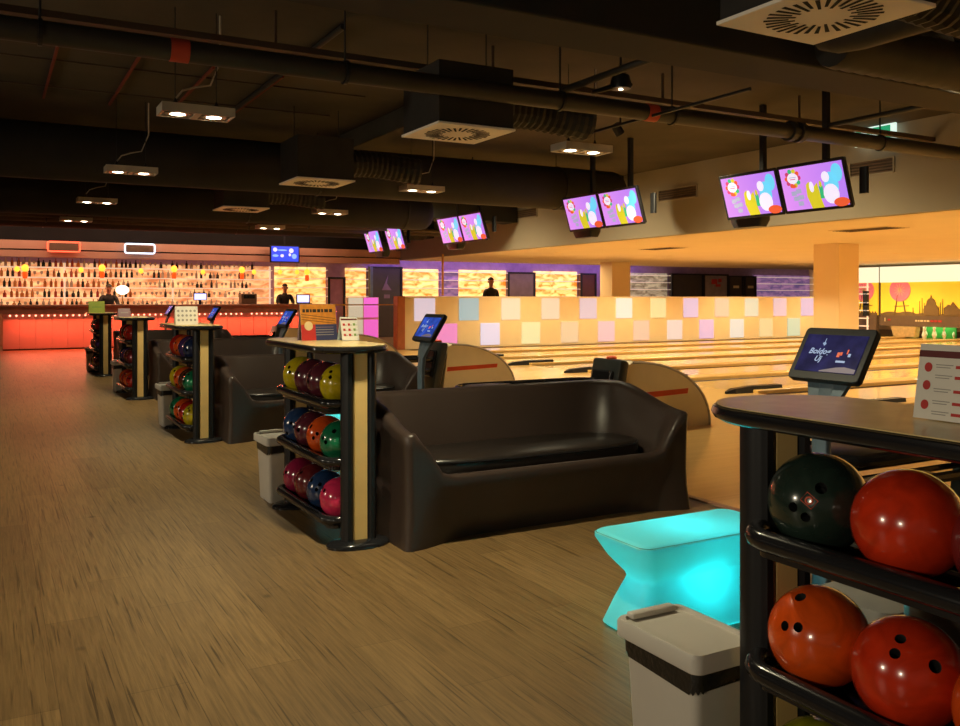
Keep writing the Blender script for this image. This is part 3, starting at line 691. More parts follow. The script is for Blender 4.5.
def make_rack():
    t = thing('ball_rack', RACK_LABEL[0], 'ball rack', (RX, 0.523, 0), 0, 'ball rack tables along the aisle')
    tp = MB(); cy = PL/2
    tp.loft([rrect(0.42-i, 1.14-i, 0.19, 8, -0.02, cy, z) for i, z in ((0.03, 0.972), (0.008, 0.98), (0.0, 0.99), (0.006, 1.003), (0.024, 1.008))])
    top = tp.build('tabletop', M['black_gloss'], t, smooth=True)
    MB().loft([rrect(0.398, 1.118, 0.18, 8, -0.02, cy, z) for z in (1.0082, 1.0105)]).build('laminate_surface', M['tabletop'], top)
    for y0 in (0.0, PL):
        p = MB()
        for sx in (-1, 1):
            ring = []
            for j in range(20):
                a = 2*PI*j/20; rr = 1.0 - (0.06 if j % 2 else 0)
                ring.append((sx*0.062+0.030*rr*math.cos(a)*1.0, 0.045*rr*math.sin(a)))
            p.loft([[Vector((x, y0+y, z)) for x, y in ring] for z in (0.03, 0.972)])
        post = p.build('post', M['black'], t, smooth=True)
        MB().box((0, y0, 0.5), (0.068, 0.074, 0.94)).build('gold_panel', M['gold'], post)
        b = MB(); b.loft([[Vector((0.165*s*math.cos(2*PI*j/28), y0+0.105*s*math.sin(2*PI*j/28), z)) for j in range(28)] for s, z in ((1.0, 0.0), (1.0, 0.012), (0.9, 0.026), (0.5, 0.036))])
        b.build('base', M['black_gloss'], post, smooth=True)
    for h in SH:
        s = MB(); b0 = h-0.108
        s.loft([rrect(0.19, PL-0.09, 0.05, 5, -0.035, cy, z) for z in (b0-0.02, b0-0.001)])
        loop = rrect(0.225, PL-0.06, 0.085, 8, -0.035, cy, b0+0.024)
        s.tube(loop, 0.024, 10, closed=True)
        s.build('shelf', M['black_gloss'], t, smooth=True)
    return t
rack0 = make_rack()
ballrot = random.Random(3)
for i in range(5):
    Y0 = 0.523+PITCH*i
    if i: dup(rack0, (RX, Y0, 0), RACK_LABEL[i])
    for si, h in enumerate(SH):
        for bi in range(4):
            if i == 0 and bi == 3: continue
            if i == 0 and si == 2 and bi > 1: continue
            c = BALLS[i][si][bi]
            o = bpy.data.objects.new('bowling_ball', BALL); COL.objects.link(o)
            o.location = (RX-0.037, Y0+PL/2+(1.5-bi)*0.2165, h+0.0005); o.color = (*COLS[c], 1)
            # holes face the aisle
            th = ballrot.uniform(0, 6.28)
            d = Vector((-1, -0.35+ballrot.uniform(-0.5, 0.5), ballrot.uniform(-0.1, 0.7))).normalized()
            if i == 0:
                d, th = {(0, 0): (Vector((-0.9, -0.42, 0.12)), 2.5), (0, 1): (Vector((1, 0.2, 0.1)), 0), (1, 0): (Vector((-0.75, -0.05, 0.5)), 3.3), (1, 1): (Vector((-0.7, -0.5, 0.75)), 1.2)}.get((si, bi), (d, th))
                d = Vector(d).normalized()
            o.rotation_mode = 'QUATERNION'
            o.rotation_quaternion = d.to_track_quat('Z', 'Y') @ Vector((0, 0, 1)).rotation_difference(Vector((0, 0, 1))) @ Matrix.Rotation(th, 3, 'Z').to_quaternion()
            tag(o, '%s bowling ball, %s from far end, %s shelf, %s' % (c, ['first', 'second', 'third', 'fourth'][bi], ['top', 'middle', 'bottom'][si], RACK_DESC[i]), 'bowling ball', 'bowling balls in the racks')
            if (i, si, bi) == (0, 0, 0):        # the dark green ball carries a small orange emblem between its holes
                def cap(x, y, r): return Vector((x, y, math.sqrt(r*r-x*x-y*y)))
                e = MB(); e.tube([cap(x, y, 0.1083) for x, y in ((-0.014, -0.024), (0.014, -0.024), (0.014, -0.002), (-0.014, -0.002))], 0.0012, 6, closed=True)
                e.tube([cap(0.007*math.cos(a), -0.013+0.007*math.sin(a), 0.1083) for a in [2*PI*j/12 for j in range(12)]], 0.0022, 6, closed=True)
                e.build('emblem', M['stripe'], o)

# sofas
def make_sofa():
    t = thing('sofa', 'x', 'sofa', (1.79, 3.94, 0), 0, 'moulded sofas')
    W, D = 1.855, 0.84
    def plan(ins, rf, rb, n=9, nside=22):
        """outline counter-clockwise from the front left corner: front edge, right, back, left"""
        x0, x1, y0, y1 = ins, W-ins, ins, D-ins
        P = []
        def arc(cx, cy, r, a0):
            for i in range(n+1): P.append((cx+r*math.cos(a0+PI/2*i/n), cy+r*math.sin(a0+PI/2*i/n)))
        arc(x0+rf, y0+rf, rf, PI)
        for i in range(1, nside): P.append((x0+rf+(x1-x0-2*rf)*i/nside, y0))
        arc(x1-rf, y0+rf, rf, 1.5*PI)
        for i in range(1, 10): P.append((x1, y0+rf+(y1-y0-rf-rb)*i/10))
        arc(x1-rb, y1-rb, rb, 0)
        for i in range(1, nside): P.append((x1-rb-(x1-x0-2*rb)*i/nside, y1))
        arc(x0+rb, y1-rb, rb, PI/2)
        for i in range(1, 10): P.append((x0, y1-rb-(y1-y0-rf-rb)*i/10))
        return P
    def ss(a, b, v):
        v = max(0, min(1, (v-a)/(b-a))); return v*v*(3-2*v)
    def rim(x, y):
        side = min(x, W-x)
        front = 1-ss(0.15, 0.34, y)
        arm = 0.578+(0.708-0.578)*ss(0.02, 0.66, y)
        low = 0.352
        f = ss(0.05, 0.24, side)*front
        return arm*(1-f)+low*f
    outer = plan(0.0, 0.035, 0.14); rings = []
    def ring(ins, zf, pull=0.0, rf=0.035, rb=0.14):
        P = plan(ins, rf, rb); rg = []
        for x, y in P:
            z = zf(x, y)
            py = y
            if pull and y < 0.2:
                side = min(x, W-x); py = y+pull*ss(0.02, 0.45, side)
            if pull and y > 0.3:
                py = y-pull*0.3
            rg.append(Vector((x, py, z)))
        return rg
    rings.append(ring(0.0, lambda x, y: 0.0, 0.13))
    rings.append(ring(0.004, lambda x, y: 0.05, 0.11))
    rings.append(ring(0.012, lambda x, y: 0.14, 0.06))
    rings.append(ring(0.016, lambda x, y: 0.24, 0.03))
    rings.append(ring(0.012, lambda x, y: rim(x, y)-0.07, 0.0))
    rings.append(ring(0.008, lambda x, y: rim(x, y)-0.02))
    rings.append(ring(0.016, lambda x, y: rim(x, y)-0.005))
    rings.append(ring(0.035, lambda x, y: rim(x, y), 0, 0.03, 0.12))
    rings.append(ring(0.075, lambda x, y: rim(x, y)-0.006, 0, 0.05, 0.13))
    rings.append(ring(0.10, lambda x, y: rim(x, y)-0.03, 0, 0.08, 0.16))
    rings.append(ring(0.125, lambda x, y: min(rim(x, y)-0.05, 0.31+0.2*(rim(x, y)-0.31)), 0, 0.1, 0.2))
    rings.append(ring(0.16, lambda x, y: 0.30, 0, 0.1, 0.2))
    rings.append(ring(0.3, lambda x, y: 0.30, 0, 0.05, 0.1))
    b = MB(); b.loft(rings); b.build('shell', M['sofa'], t, smooth=True, angle=60)
    c = MB(); cp = []
    for sc, z in ((0.96, 0.302), (1.0, 0.31), (1.0, 0.38), (0.985, 0.395), (0.95, 0.402)):
        rg = []
        for j in range(48):
            a = 2*PI*j/48; ca, sa = math.cos(a), math.sin(a)
            e = 2/3.2
            x = W/2+0.75*sc*math.copysign(abs(ca)**e, ca); y = 0.385+0.265*sc*math.copysign(abs(sa)**e, sa)
            rg.append(Vector((x, y, z)))
        cp.append(rg)
    c.loft(cp); cu = c.build('seat_cushion', M['cushion'], t, smooth=True, angle=70)
    pts = []
    for j in range(48):
        a = 2*PI*j/48; ca, sa = math.cos(a), math.sin(a); e = 2/3.2
        pts.append((W/2+0.749*math.copysign(abs(ca)**e, ca), 0.385+0.264*math.copysign(abs(sa)**e, sa), 0.384))
    MB().tube(pts, 0.006, 6, closed=True).build('piping', M['black_gloss'], cu, smooth=True)
    return t
SOFA_LABEL = ['brown moulded sofa half hidden behind the nearest ball rack', 'big brown moulded sofa in the middle of the picture', 'dark moulded sofa beside the third ball rack down the aisle', 'dark moulded sofa beside the fourth ball rack down the aisle', 'dark moulded sofa beside the farthest ball rack']
sofa0 = make_sofa(); sofa0['label'] = SOFA_LABEL[1]
dup(sofa0, (1.86, 0.56, 0), SOFA_LABEL[0])
for i in (2, 3, 4): dup(sofa0, (1.79, 3.94+PITCH*(i-1), 0), SOFA_LABEL[i])

# grey block seen between the shelves of the nearest rack
b = MB(); b.loft([rrect(w, d, 0.05, 5, 0, 0, z) for w, d, z in ((0.44, 0.30, 0.0), (0.44, 0.30, 0.33), (0.42, 0.28, 0.355), (0.34, 0.2, 0.36))])
tag(b.build('footstool', M['stool_grey'], None, (2.42, 1.74, 0), True), 'plain pale grey block stool glimpsed behind the nearest ball rack', 'stool')

# glowing benches
def make_glow():
    t = thing('glowing_table', 'cyan glowing low table with a pinched waist beside the white bin', 'table', (2.385, 2.6, 0), 0, 'cyan glowing tables')
    b = MB(); W, D = 0.71, 0.33
    prof = [(0, 0.02), (0.004, 0.0), (0.02, 0.005)]
    rings = []
    for z, ins in ((0.0, 0.035), (0.012, 0.022), (0.11, 0.055), (0.18, 0.082), (0.195, 0.086), (0.21, 0.082), (0.27, 0.035), (0.335, 0.0), (0.35, 0.0), (0.36, 0.012)):
        rings.append(rrect(W-2*ins, D-2*ins, 0.05, 6, 0, 0, z))
    for ins in (0.03, 0.09): rings.append(rrect(W-2*ins, D-2*ins, 0.045, 6, 0, 0, 0.362))
    b.loft(rings); o = b.build('shell', M['glow'], t, smooth=True, angle=50)
    MB().tube(rrect(W-0.012, D-0.012, 0.045, 6, 0, 0, 0.351), 0.0035, 6, closed=True).build('rim_groove', M['groove'], t)
    return t
g0 = make_glow()
dup(g0, (2.42, 2.6+PITCH, 0), 'cyan glowing low table glimpsed through the rack beside the big sofa')
for i in range(2):
    light('cyan_lamp', 'POINT', (2.40, 2.60+PITCH*i, 0.17), (3.3, 2.4)[i], (0.03, 0.76, 0.84), shadow_soft_size=0.08)

# bins
BIN_LABEL = ['white waste bin with a black bag edge beside the nearest ball rack', 'white waste bin behind the far post of the rack by the big sofa', 'small white bin behind the third ball rack', 'small white bin behind the fourth ball rack', 'small white bin behind the farthest ball rack']
def make_bin():
    t = thing('waste_bin', BIN_LABEL[0], 'bin', (1.57, 1.72, 0), 0, 'white waste bins')
    b = MB(); b.loft([rrect(0.20*s, 0.29*s, 0.025, 4, 0, 0, z) for s, z in ((0.80, 0.0), (0.82, 0.01), (0.94, 0.335), (0.94, 0.345))]); b.build('body', M['bin'], t, smooth=True)
    g = MB(); P = [Vector((p.x*(0.966 if k_ else 1), p.y, 0)) for k_, p in enumerate(rrect(0.2, 0.284, 0.026, 14, 0, 0, 0))]
    lo = [Vector((p.x, p.y, 0.325-0.012*abs(math.sin(j*0.7))-(0.055*max(0, 1-abs(p.y+0.02)/0.16) if p.x < -0.05 else 0.006))) for j, p in enumerate(P)]
    g.loft([lo, [Vector((p.x*1.012, p.y*1.012, 0.343)) for p in P], [Vector((p.x, p.y, 0.357)) for p in P]]); g.build('bin_bag', M['bag'], t, smooth=True)
    l = MB(); l.loft([rrect(w, d, 0.025, 5, 0, 0, z) for w, d, z in ((0.215, 0.305, 0.352), (0.225, 0.315, 0.356), (0.225, 0.315, 0.392), (0.217, 0.307, 0.4), (0.195, 0.285, 0.4), (0.19, 0.28, 0.392), (0.1, 0.18, 0.392))])
    l.box((0, 0.135, 0.402), (0.15, 0.03, 0.016), 0, 0.005)
    l.build('lid', M['bin'], t, smooth=True, angle=30)
    return t
bin0 = make_bin()
for i in range(1, 5): dup(bin0, (1.575 if i == 1 else 1.56, 1.74+PITCH*i, 0), BIN_LABEL[i])

# terminals
def scr_mat(name, c, s):
    m, nt, b = _nodes(name); N = nt.nodes.new; L = nt.links.new
    tc = N('ShaderNodeTexCoord'); n = N('ShaderNodeTexNoise'); n.inputs['Scale'].default_value = 14; n.inputs['Detail'].default_value = 5; L(tc.outputs['Object'], n.inputs['Vector'])
    cr = N('ShaderNodeValToRGB'); cr.color_ramp.elements[0].color = (*[v*0.6 for v in c], 1); cr.color_ramp.elements[1].color = (*[min(1, v*1.4) for v in c], 1)
    cr.color_ramp.elements[0].position = 0.35; cr.color_ramp.elements[1].position = 0.7
    L(n.outputs['Fac'], cr.inputs['Fac']); L(cr.outputs['Color'], b.inputs['Emission Color']); b.inputs['Emission Strength'].default_value = s
    b.inputs['Base Color'].default_value = (0.01, 0.01, 0.015, 1); b.inputs['Roughness'].default_value = 0.12
    return m
M['scr_blue'] = scr_mat('night_blue_screen', srgb(34, 32, 72), 1.0)
M['scr_bright'] = scr_mat('bright_blue_screen', srgb(45, 75, 175), 1.0)
M['ink'] = emi('screen_white', srgb(150, 170, 205), 0.9)
M['ink_dim'] = emi('screen_snow', srgb(120, 105, 115), 0.7)
M['ink_red'] = emi('screen_orange', srgb(220, 90, 50), 0.9)
def text_mesh(mb, txt, size, mtx, mi):
    cu = bpy.data.curves.new('lettering', 'FONT'); cu.body = txt; cu.size = size; cu.align_x = 'CENTER'; cu.shear = 0.25; cu.offset = size*0.02; cu.resolution_u = 3
    o = bpy.data.objects.new('lettering', cu); COL.objects.link(o)
    dg = bpy.context.evaluated_depsgraph_get(); dg.update()
    me = bpy.data.meshes.new_from_object(o.evaluated_get(dg)); bpy.data.objects.remove(o)
    me.transform(mtx); n0 = len(mb.bm.faces); mb.bm.from_mesh(me); mb.bm.faces.ensure_lookup_table()
    for f in mb.bm.faces[n0:]: f.material_index = mi
def make_terminal(lab, loc, bright):
    t = thing('scoring_terminal', lab, 'touch screen', loc, 0, 'touch screen terminals')
    MB().loft([rrect(w, w, 0.04, 4, 0, 0, z) for w, z in ((0.17, 0), (0.17, 0.012), (0.15, 0.02))]).build('base_plate', M['steel'], t)
    p = MB(); p.loft([rrect(0.035, 0.075, 0.01, 3, x, 0, z) for x, z in ((0, 0.018), (0, 0.72), (0.01, 0.8), (0.05, 0.92))]); p.build('pole', M['steel'], t, smooth=True)
    n = MB(); n.loft([[Vector((x-0.012, -w, z)), Vector((x-0.012, w, z)), Vector((x+0.012, w, z)), Vector((x+0.012, -w, z))] for x, w, z in ((0.005, 0.05, 0.8), (0.02, 0.07, 0.85), (0.06, 0.11, 0.945))])
    n.build('neck', M['steel'], t)
    # tablet faces -X, leans back
    R = Matrix.Rotation(math.radians(32), 4, 'Y')           # tips the top towards +X
    T = Matrix.Translation((0.07, 0, 1.02)) @ R
    b = MB(); b.loft([[T @ Vector((x, v.x, v.y)) for v in rrect(w, h, 0.018, 5)] for x, w, h in ((0.02, 0.32, 0.22), (0.012, 0.335, 0.238), (-0.012, 0.335, 0.238), (-0.016, 0.33, 0.232))])
    tb = b.build('tablet', M['black'], t, smooth=True, angle=30)
    s = MB(); s.box((0, 0, 0), (0.004, 0.285, 0.168), 0)
    # local frame: y right->left as seen from -X, so reading order runs towards -y
    B = Matrix(((0, 0, -1, -0.0032), (-1, 0, 0, 0), (0, 1, 0, 0), (0, 0, 0, 1)))
    text_mesh(s, 'Boldog', 0.036, B @ Matrix.Translation((-0.055, -0.005, 0)), 1)
    text_mesh(s, '\u00daj', 0.034, B @ Matrix.Translation((-0.05, -0.038, 0)), 1)
    def quad(y, z, w, h, mi): s.box((-0.0034, y, z), (0.001, w, h), mi)
    s.lathe([(0.0005, -0.009), (0.008, 0), (0.0005, 0.009)], (-0.002, 0.045, 0.042), 10, 1); quad(0.045, 0.058, 0.002, 0.016, 1)
    for y, z, w, h, mi in ((-0.04, -0.005, 0.018, 0.03, 3), (-0.052, 0.0, 0.012, 0.02, 3), (-0.078, 0.01, 0.008, 0.028, 3), (-0.06, -0.035, 0.06, 0.012, 1), (-0.09, -0.005, 0.016, 0.02, 1)): quad(y, z, w*0.7, h*0.7, mi)
    s.poly([(-0.0034, -0.142, -0.084), (-0.0034, -0.142, -0.066), (-0.0034, -0.09, -0.058), (-0.0034, -0.05, -0.062), (-0.0034, 0.02, -0.08), (-0.0034, 0.02, -0.084)], (-0.0008, 0, 0), 2)
    so = s.build('screen', [M['scr_bright'] if bright else M['scr_blue'], M['ink'], M['ink_dim'], M['ink_red']], tb)
    so.matrix_local = T @ Matrix.Translation((-0.0175, 0, 0))
    return t
for i, lab in enumerate(['touch screen terminal with a dark festive screen behind the nearest rack', 'touch screen terminal with a bright blue screen behind the big sofa', 'touch screen terminal hidden behind the cards of the second rack',
                         'touch screen terminal seen edge on beyond the third rack', 'farthest touch screen terminal before the bar']):
    make_terminal(lab, (2.865, 2.37+PITCH*i, 0), i > 0)

# ball returns
RET_LABEL = ['ball return rails and hood behind the nearest rack at the right edge', 'cream ball return hood with orange stripe behind the big sofa, right one', 'cream ball return hood with orange stripe left of the big sofa top', 'far ball return hood behind the cards on the second rack', 'farthest ball return hood before the bar end']
def make_return():
    t = thing('ball_return', RET_LABEL[0], 'ball return', (0, 2.98, 0), 0, 'ball return machines')
    n = 18; prof = [(5.12, 0.0), (5.2, 0.62)]+[(5.26+0.96*math.sin(PI/2*i/n), 0.645*math.cos(PI/2*i/n)**0.9 if i < n else 0.0) for i in range(n+1)]
    hw = 0.17
    h = MB(); h.loft([[Vector((x, y, z)) for x, z in prof] for y in (-hw, -hw+0.0, hw)]); 
    hd = h.build('hood', M['hood'], t, smooth=True, angle=35)
    e = MB(); pts = [(x, -hw-0.002, z) for x, z in prof[2:]]; e.tube(pts, 0.014, 6); e.tube([(x, hw+0.002, z) for x, z in prof[2:]], 0.014, 6); e.build('edge_trim', M['alu'], hd, smooth=True)
    s = MB()
    for y in (-hw-0.004, hw+0.004): s.poly([(5.18, y, 0.30), (5.93, y, 0.325), (5.94, y, 0.375), (5.19, y, 0.355)], (0, 0.003 if y < 0 else -0.003, 0))
    s.build('stripe', M['stripe'], hd)
    rot = Matrix.Rotation(math.radians(12), 3, 'Y')
    f = MB(); f.box((5.07, 0, 0.36), (0.11, 0.44, 0.64), 0, 0.03, rot); fo = f.build('front_panel', M['hood_front'], t, smooth=True, angle=30)
    MB().box((5.01, 0, 0.40), (0.05, 0.30, 0.36), 0, 0.02, rot).build('opening', M['black_gloss'], fo)
    MB().lathe([(0.05, 0.0), (0.05, 0.02), (0.03, 0.03)], (5.14, 0, 0.672), 14).build('button', M['stripe'], fo, smooth=True)
    for z, w in ((0.47, 0.46), (0.33, 0.40)):
        r = MB()
        r.tube([(v.x+4.28, v.y, v.z) for v in rrect(1.5, w, w/2-0.01, 10, 0, 0, z)], 0.026, 8, closed=True)
        r.tube([(3.75, 0.07, z-0.03), (4.98, 0.07, z-0.03)], 0.018, 8); r.tube([(3.75, -0.07, z-0.03), (4.98, -0.07, z-0.03)], 0.018, 8)
        r.build('ball_rail', M['black_gloss'], t, smooth=True)
    MB().loft([[Vector((v.x+3.82, v.y, v.z)) for v in rrect(0.5*q, 0.36*q, 0.17*q, 8, 0, 0, z)] for q, z in ((1, 0.45), (1.02, 0.47), (0.9, 0.49))]).build('tray', M['black'], t, smooth=True)
    MB().loft([[Vector((v.x+4.2, v.y, v.z)) for v in rrect(w, d, 0.06, 5, 0, 0, z)] for w, d, z in ((0.9, 0.32, 0), (0.9, 0.32, 0.06), (0.5, 0.16, 0.12), (0.5, 0.16, 0.31))]).build('pedestal', M['hood_front'], t, smooth=True)
    return t
ret0 = make_return()
for i in range(1, 5): dup(ret0, (0, 2.98+PITCH*i, 0), RET_LABEL[i])

# ------------------------------------------------------------------ cards on the tables
TZ = 1.011
def tent(name, lab, loc, rz, w, h, m, painter, tilt=14, back=None):
    t = thing(name, lab, 'card', loc, rz); a = math.radians(tilt); th = 0.002
    # front face looks along local -Y
    T = Matrix.Translation((0, -h*math.sin(a), 0)) @ Matrix.Rotation(-a, 4, 'X')
    f = MB(); f.box((0, 0, h/2+0.0015), (w, th, h), 0)
    fo = f.build('front_leaf', m, t); fo.matrix_local = T
    p = MB(); mats = painter(p, w, h)
    po = p.build('print', mats, fo)
    g = MB(); g.box((0, 0, h/2+0.0015), (w, th, h), 0)
    go = g.build('back_leaf', back or m, t); go.matrix_local = Matrix.Translation((0, h*math.sin(a), 0)) @ Matrix.Rotation(a, 4, 'X')
    return t
def q(p, x, z, w, h, mi): p.box((x, -0.0014, z), (w, 0.0008, h), mi)
def menu(p, w, h):
    q(p, 0, h*0.88, w, h*0.09, 0)
    for i, z in enumerate((0.7, 0.46, 0.2)):
        p.poly([(-w*0.40+0.008*math.cos(2*PI*j/14), -0.0012, h*z+0.0095*math.sin(2*PI*j/14)) for j in range(14)], (0, -0.0008, 0), 1)
    for i, z in enumerate((0.74, 0.6, 0.42, 0.26, 0.12)):
        q(p, -w*0.25, h*z, w*0.16, 0.0016, 2); q(p, -w*0.26, h*z-0.005, w*0.13, 0.0016, 2); q(p, -w*0.10, h*z-0.003, w*0.09, 0.006, 1)
    q(p, w*0.28, h*0.55, w*0.40, h*0.5, 3)
    for z in (0.66, 0.42): p.poly([(w*0.16+0.012*math.cos(2*PI*j/14), -0.002, h*z+0.012*math.sin(2*PI*j/14)) for j in range(14)], (0, -0.0008, 0), 1)
    for z in (0.7, 0.6, 0.45, 0.35): p.box((w*0.34, -0.0022, h*z), (w*0.18, 0.0008, 0.0022), 0)
    for z in (0.2, 0.12): q(p, w*0.2, h*z, w*0.3, 0.0016, 2)
    return [M['maroon_print'], M['red_print'], M['grey_print'], mat('pale_green_print', srgb(200, 205, 150), 0.6)]
tent('menu_card', 'white tent menu card with red circles on the nearest rack table', (1.635, 1.0, TZ), -PI/2, 0.22, 0.148, M['white'], menu, 10)
def menu_small(p, w, h):
    q(p, 0, h*0.9, w*0.95, h*0.07, 0)
    for i in range(3):
        for j in range(3): q(p, -w*0.32+j*w*0.3, h*(0.68-0.22*i), w*0.13, h*0.1, 1 if j != 2 else 3); q(p, -w*0.2+j*w*0.3, h*(0.66-0.22*i), w*0.1, h*0.02, 2)
    return [M['maroon_print'], M['red_print'], M['grey_print'], M['green_print']]
tent('menu_card', 'small white tent menu card right of the orange card on the second rack table', (1.775, 4.70, TZ), 0.1, 0.105, 0.135, M['white'], menu_small, 14, mat('pale_blue_card', srgb(170, 185, 190), 0.6))
def promo(p, w, h):
    q(p, 0, h*0.72, w, h*0.56, 0); q(p, w*0.2, h*0.22, w*0.6, h*0.44, 1); q(p, -w*0.3, h*0.22, w*0.4, h*0.44, 2)
    x = -w*0.44
    for k_ in (0.08, 0.1, 0.06, 0.12, 0.1, 0.07, 0.13, 0.1): p.box((x+w*k_/2, -0.0022, h*0.82), (w*k_*0.85, 0.0008, h*0.09), 3); x += w*(k_+0.012)
    for k_ in range(3): p.box((0, -0.0022, h*(0.66-0.07*k_)), (w*0.95, 0.0008, h*0.012), 3, 0, Matrix.Rotation(0.12, 3, 'Y'))
    p.poly([(-w*0.29+0.026*math.cos(2*PI*j/18), -0.0022, h*0.40+0.026*math.sin(2*PI*j/18)) for j in range(18)], (0, -0.0008, 0), 4)
    for k_ in range(4): p.box((w*0.16, -0.0022, h*(0.36-0.07*k_)), (w*0.5, 0.0008, h*0.018), 5 if k_ else 6)
    return [M['orange_print'], M['blue_print'], M['red_print'], M['dark_print'], M['cream_print'], M['grey_print'], M['lilac_card']]
tent('promotion_card', 'large orange and navy promotion card on the second rack table', (1.635, 4.82, TZ), 0.12, 0.22, 0.205, M['white'], promo, 8, M['lilac_card'])
def dots(p, w, h):
    for i in range(3):
        for j in range(5): p.poly([(-w*0.36+j*w*0.18+0.011*math.cos(2*PI*k_/10), -0.0014, h*(0.76-0.25*i)+0.011*math.sin(2*PI*k_/10)) for k_ in range(10)], (0, -0.0008, 0), 0)
    return [M['grey_print']]
tent('dotted_card', 'white card with rows of grey dots on the third rack table', (1.545, 8.15, TZ), 0.1, 0.2, 0.165, M['white'], dots, 10)
tent('small_card', 'small lilac tent card on the fourth rack table', (1.5, 11.9, TZ), 0.1, 0.15, 0.11, M['lilac_card'], lambda p, w, h: (q(p, 0, h*0.5, w*0.6, h*0.1, 0), [M['grey_print']])[1], 12)
tent('small_card', 'yellow-green tent card on the farthest rack table', (1.52, 15.35, TZ), 0.1, 0.24, 0.19, M['green_card'], lambda p, w, h: (q(p, 0, h*0.5, w*0.6, h*0.08, 0), [M['green_print']])[1], 10)

# ------------------------------------------------------------------ overhead monitors
def grad_screen(name):
    m, nt, b = _nodes(name); N = nt.nodes.new; L = nt.links.new
    tc = N('ShaderNodeTexCoord'); sp = N('ShaderNodeSeparateXYZ'); L(tc.outputs['Generated'], sp.inputs[0])
    cr = N('ShaderNodeValToRGB'); cr.color_ramp.elements[0].color = (*srgb(190, 130, 250), 1); cr.color_ramp.elements[1].color = (*srgb(235, 150, 250), 1)
    L(sp.outputs['Y'], cr.inputs['Fac']); L(cr.outputs['Color'], b.inputs['Emission Color']); b.inputs['Emission Strength'].default_value = 0.95
    b.inputs['Base Color'].default_value = (0.02, 0.02, 0.03, 1); b.inputs['Roughness'].default_value = 0.3
    return m
M['tv'] = grad_screen('violet_screen')
TVM = [M['tv']]+[emi('picture_%s' % n_, srgb(*c), 0.95) for n_, c in (('white', (245, 235, 255)), ('orange', (235, 90, 50)), ('cyan', (110, 215, 250)), ('yellow', (215, 200, 40)), ('green', (50, 185, 120)), ('sage', (170, 170, 200)), ('rose', (205, 60, 110)))]
def monitor(parent_loc, lab):
    t = thing('overhead_monitor', lab, 'monitor', parent_loc, 0, 'overhead monitors')
    T = Matrix.Rotation(math.radians(-17), 4, 'Y')          # leans its face down, towards -X
    w, h = 0.90, 0.55
    b = MB(); b.loft([[T @ Vector((x, v.x, v.y)) for v in rrect(ww, hh, 0.012, 3)] for x, ww, hh in ((0.07, w*0.6, h*0.6), (0.03, w*0.97, h*0.96), (-0.015, w, h), (-0.02, w-0.01, h-0.01))])
    cs = b.build('case', M['black'], t, smooth=True, angle=30)
    s = MB(); s.box((0, 0, 0), (0.004, w-0.07, h-0.07), 0)
    def ell(y, z, a, c, mi, d=0.0034): s.poly([(-d, y+a*math.cos(2*PI*j/16), z+c*math.sin(2*PI*j/16)) for j in range(16)], (-0.0006, 0, 0), mi)
    cy, cz = 0.25, 0.12                                     # badge, upper left as read
    for j in range(10): ell(cy+0.085*math.cos(2*PI*j/10), cz+0.085*math.sin(2*PI*j/10), 0.026, 0.026, (2, 7, 5, 4)[j % 4])
    ell(cy, cz, 0.075, 0.06, 1, 0.0042); s.box((-0.005, cy, cz+0.012), (0.0006, 0.1, 0.008), 6); s.box((-0.005, cy, cz-0.01), (0.0006, 0.08, 0.008), 7); ell(cy, cz-0.09, 0.03, 0.02, 2, 0.0044)
    for y, z in ((0.27, -0.05), (0.2, -0.03), (0.25, -0.11), (0.18, -0.1), (0.2, -0.17)): s.box((-0.0036, y, z), (0.0006, 0.07, 0.05), 6)
    s.poly([(-0.0036, y, z) for y, z in ((0.09, 0.03), (0.05, 0.06), (-0.01, 0.0), (-0.06, 0.04), (-0.08, -0.15), (-0.1, -0.24), (0.06, -0.24), (0.1, -0.1))], (-0.0006, 0, 0), 4)
    ell(0.02, 0.0, 0.03, 0.06, 1, 0.0044); s.box((-0.0046, -0.1, -0.07), (0.0006, 0.05, 0.14), 5); ell(-0.1, 0.02, 0.018, 0.035, 4, 0.0046)
    ell(-0.24, 0.0, 0.09, 0.14, 3); ell(-0.33, 0.12, 0.07, 0.1, 3); ell(-0.22, -0.1, 0.1, 0.11, 1, 0.0044); ell(-0.18, 0.09, 0.05, 0.06, 1, 0.0046); ell(-0.33, -0.2, 0.1, 0.05, 2, 0.0048)
    so = s.build('screen', TVM, cs); so.matrix_local = T @ Matrix.Translation((-0.0225, 0, 0))
    return t
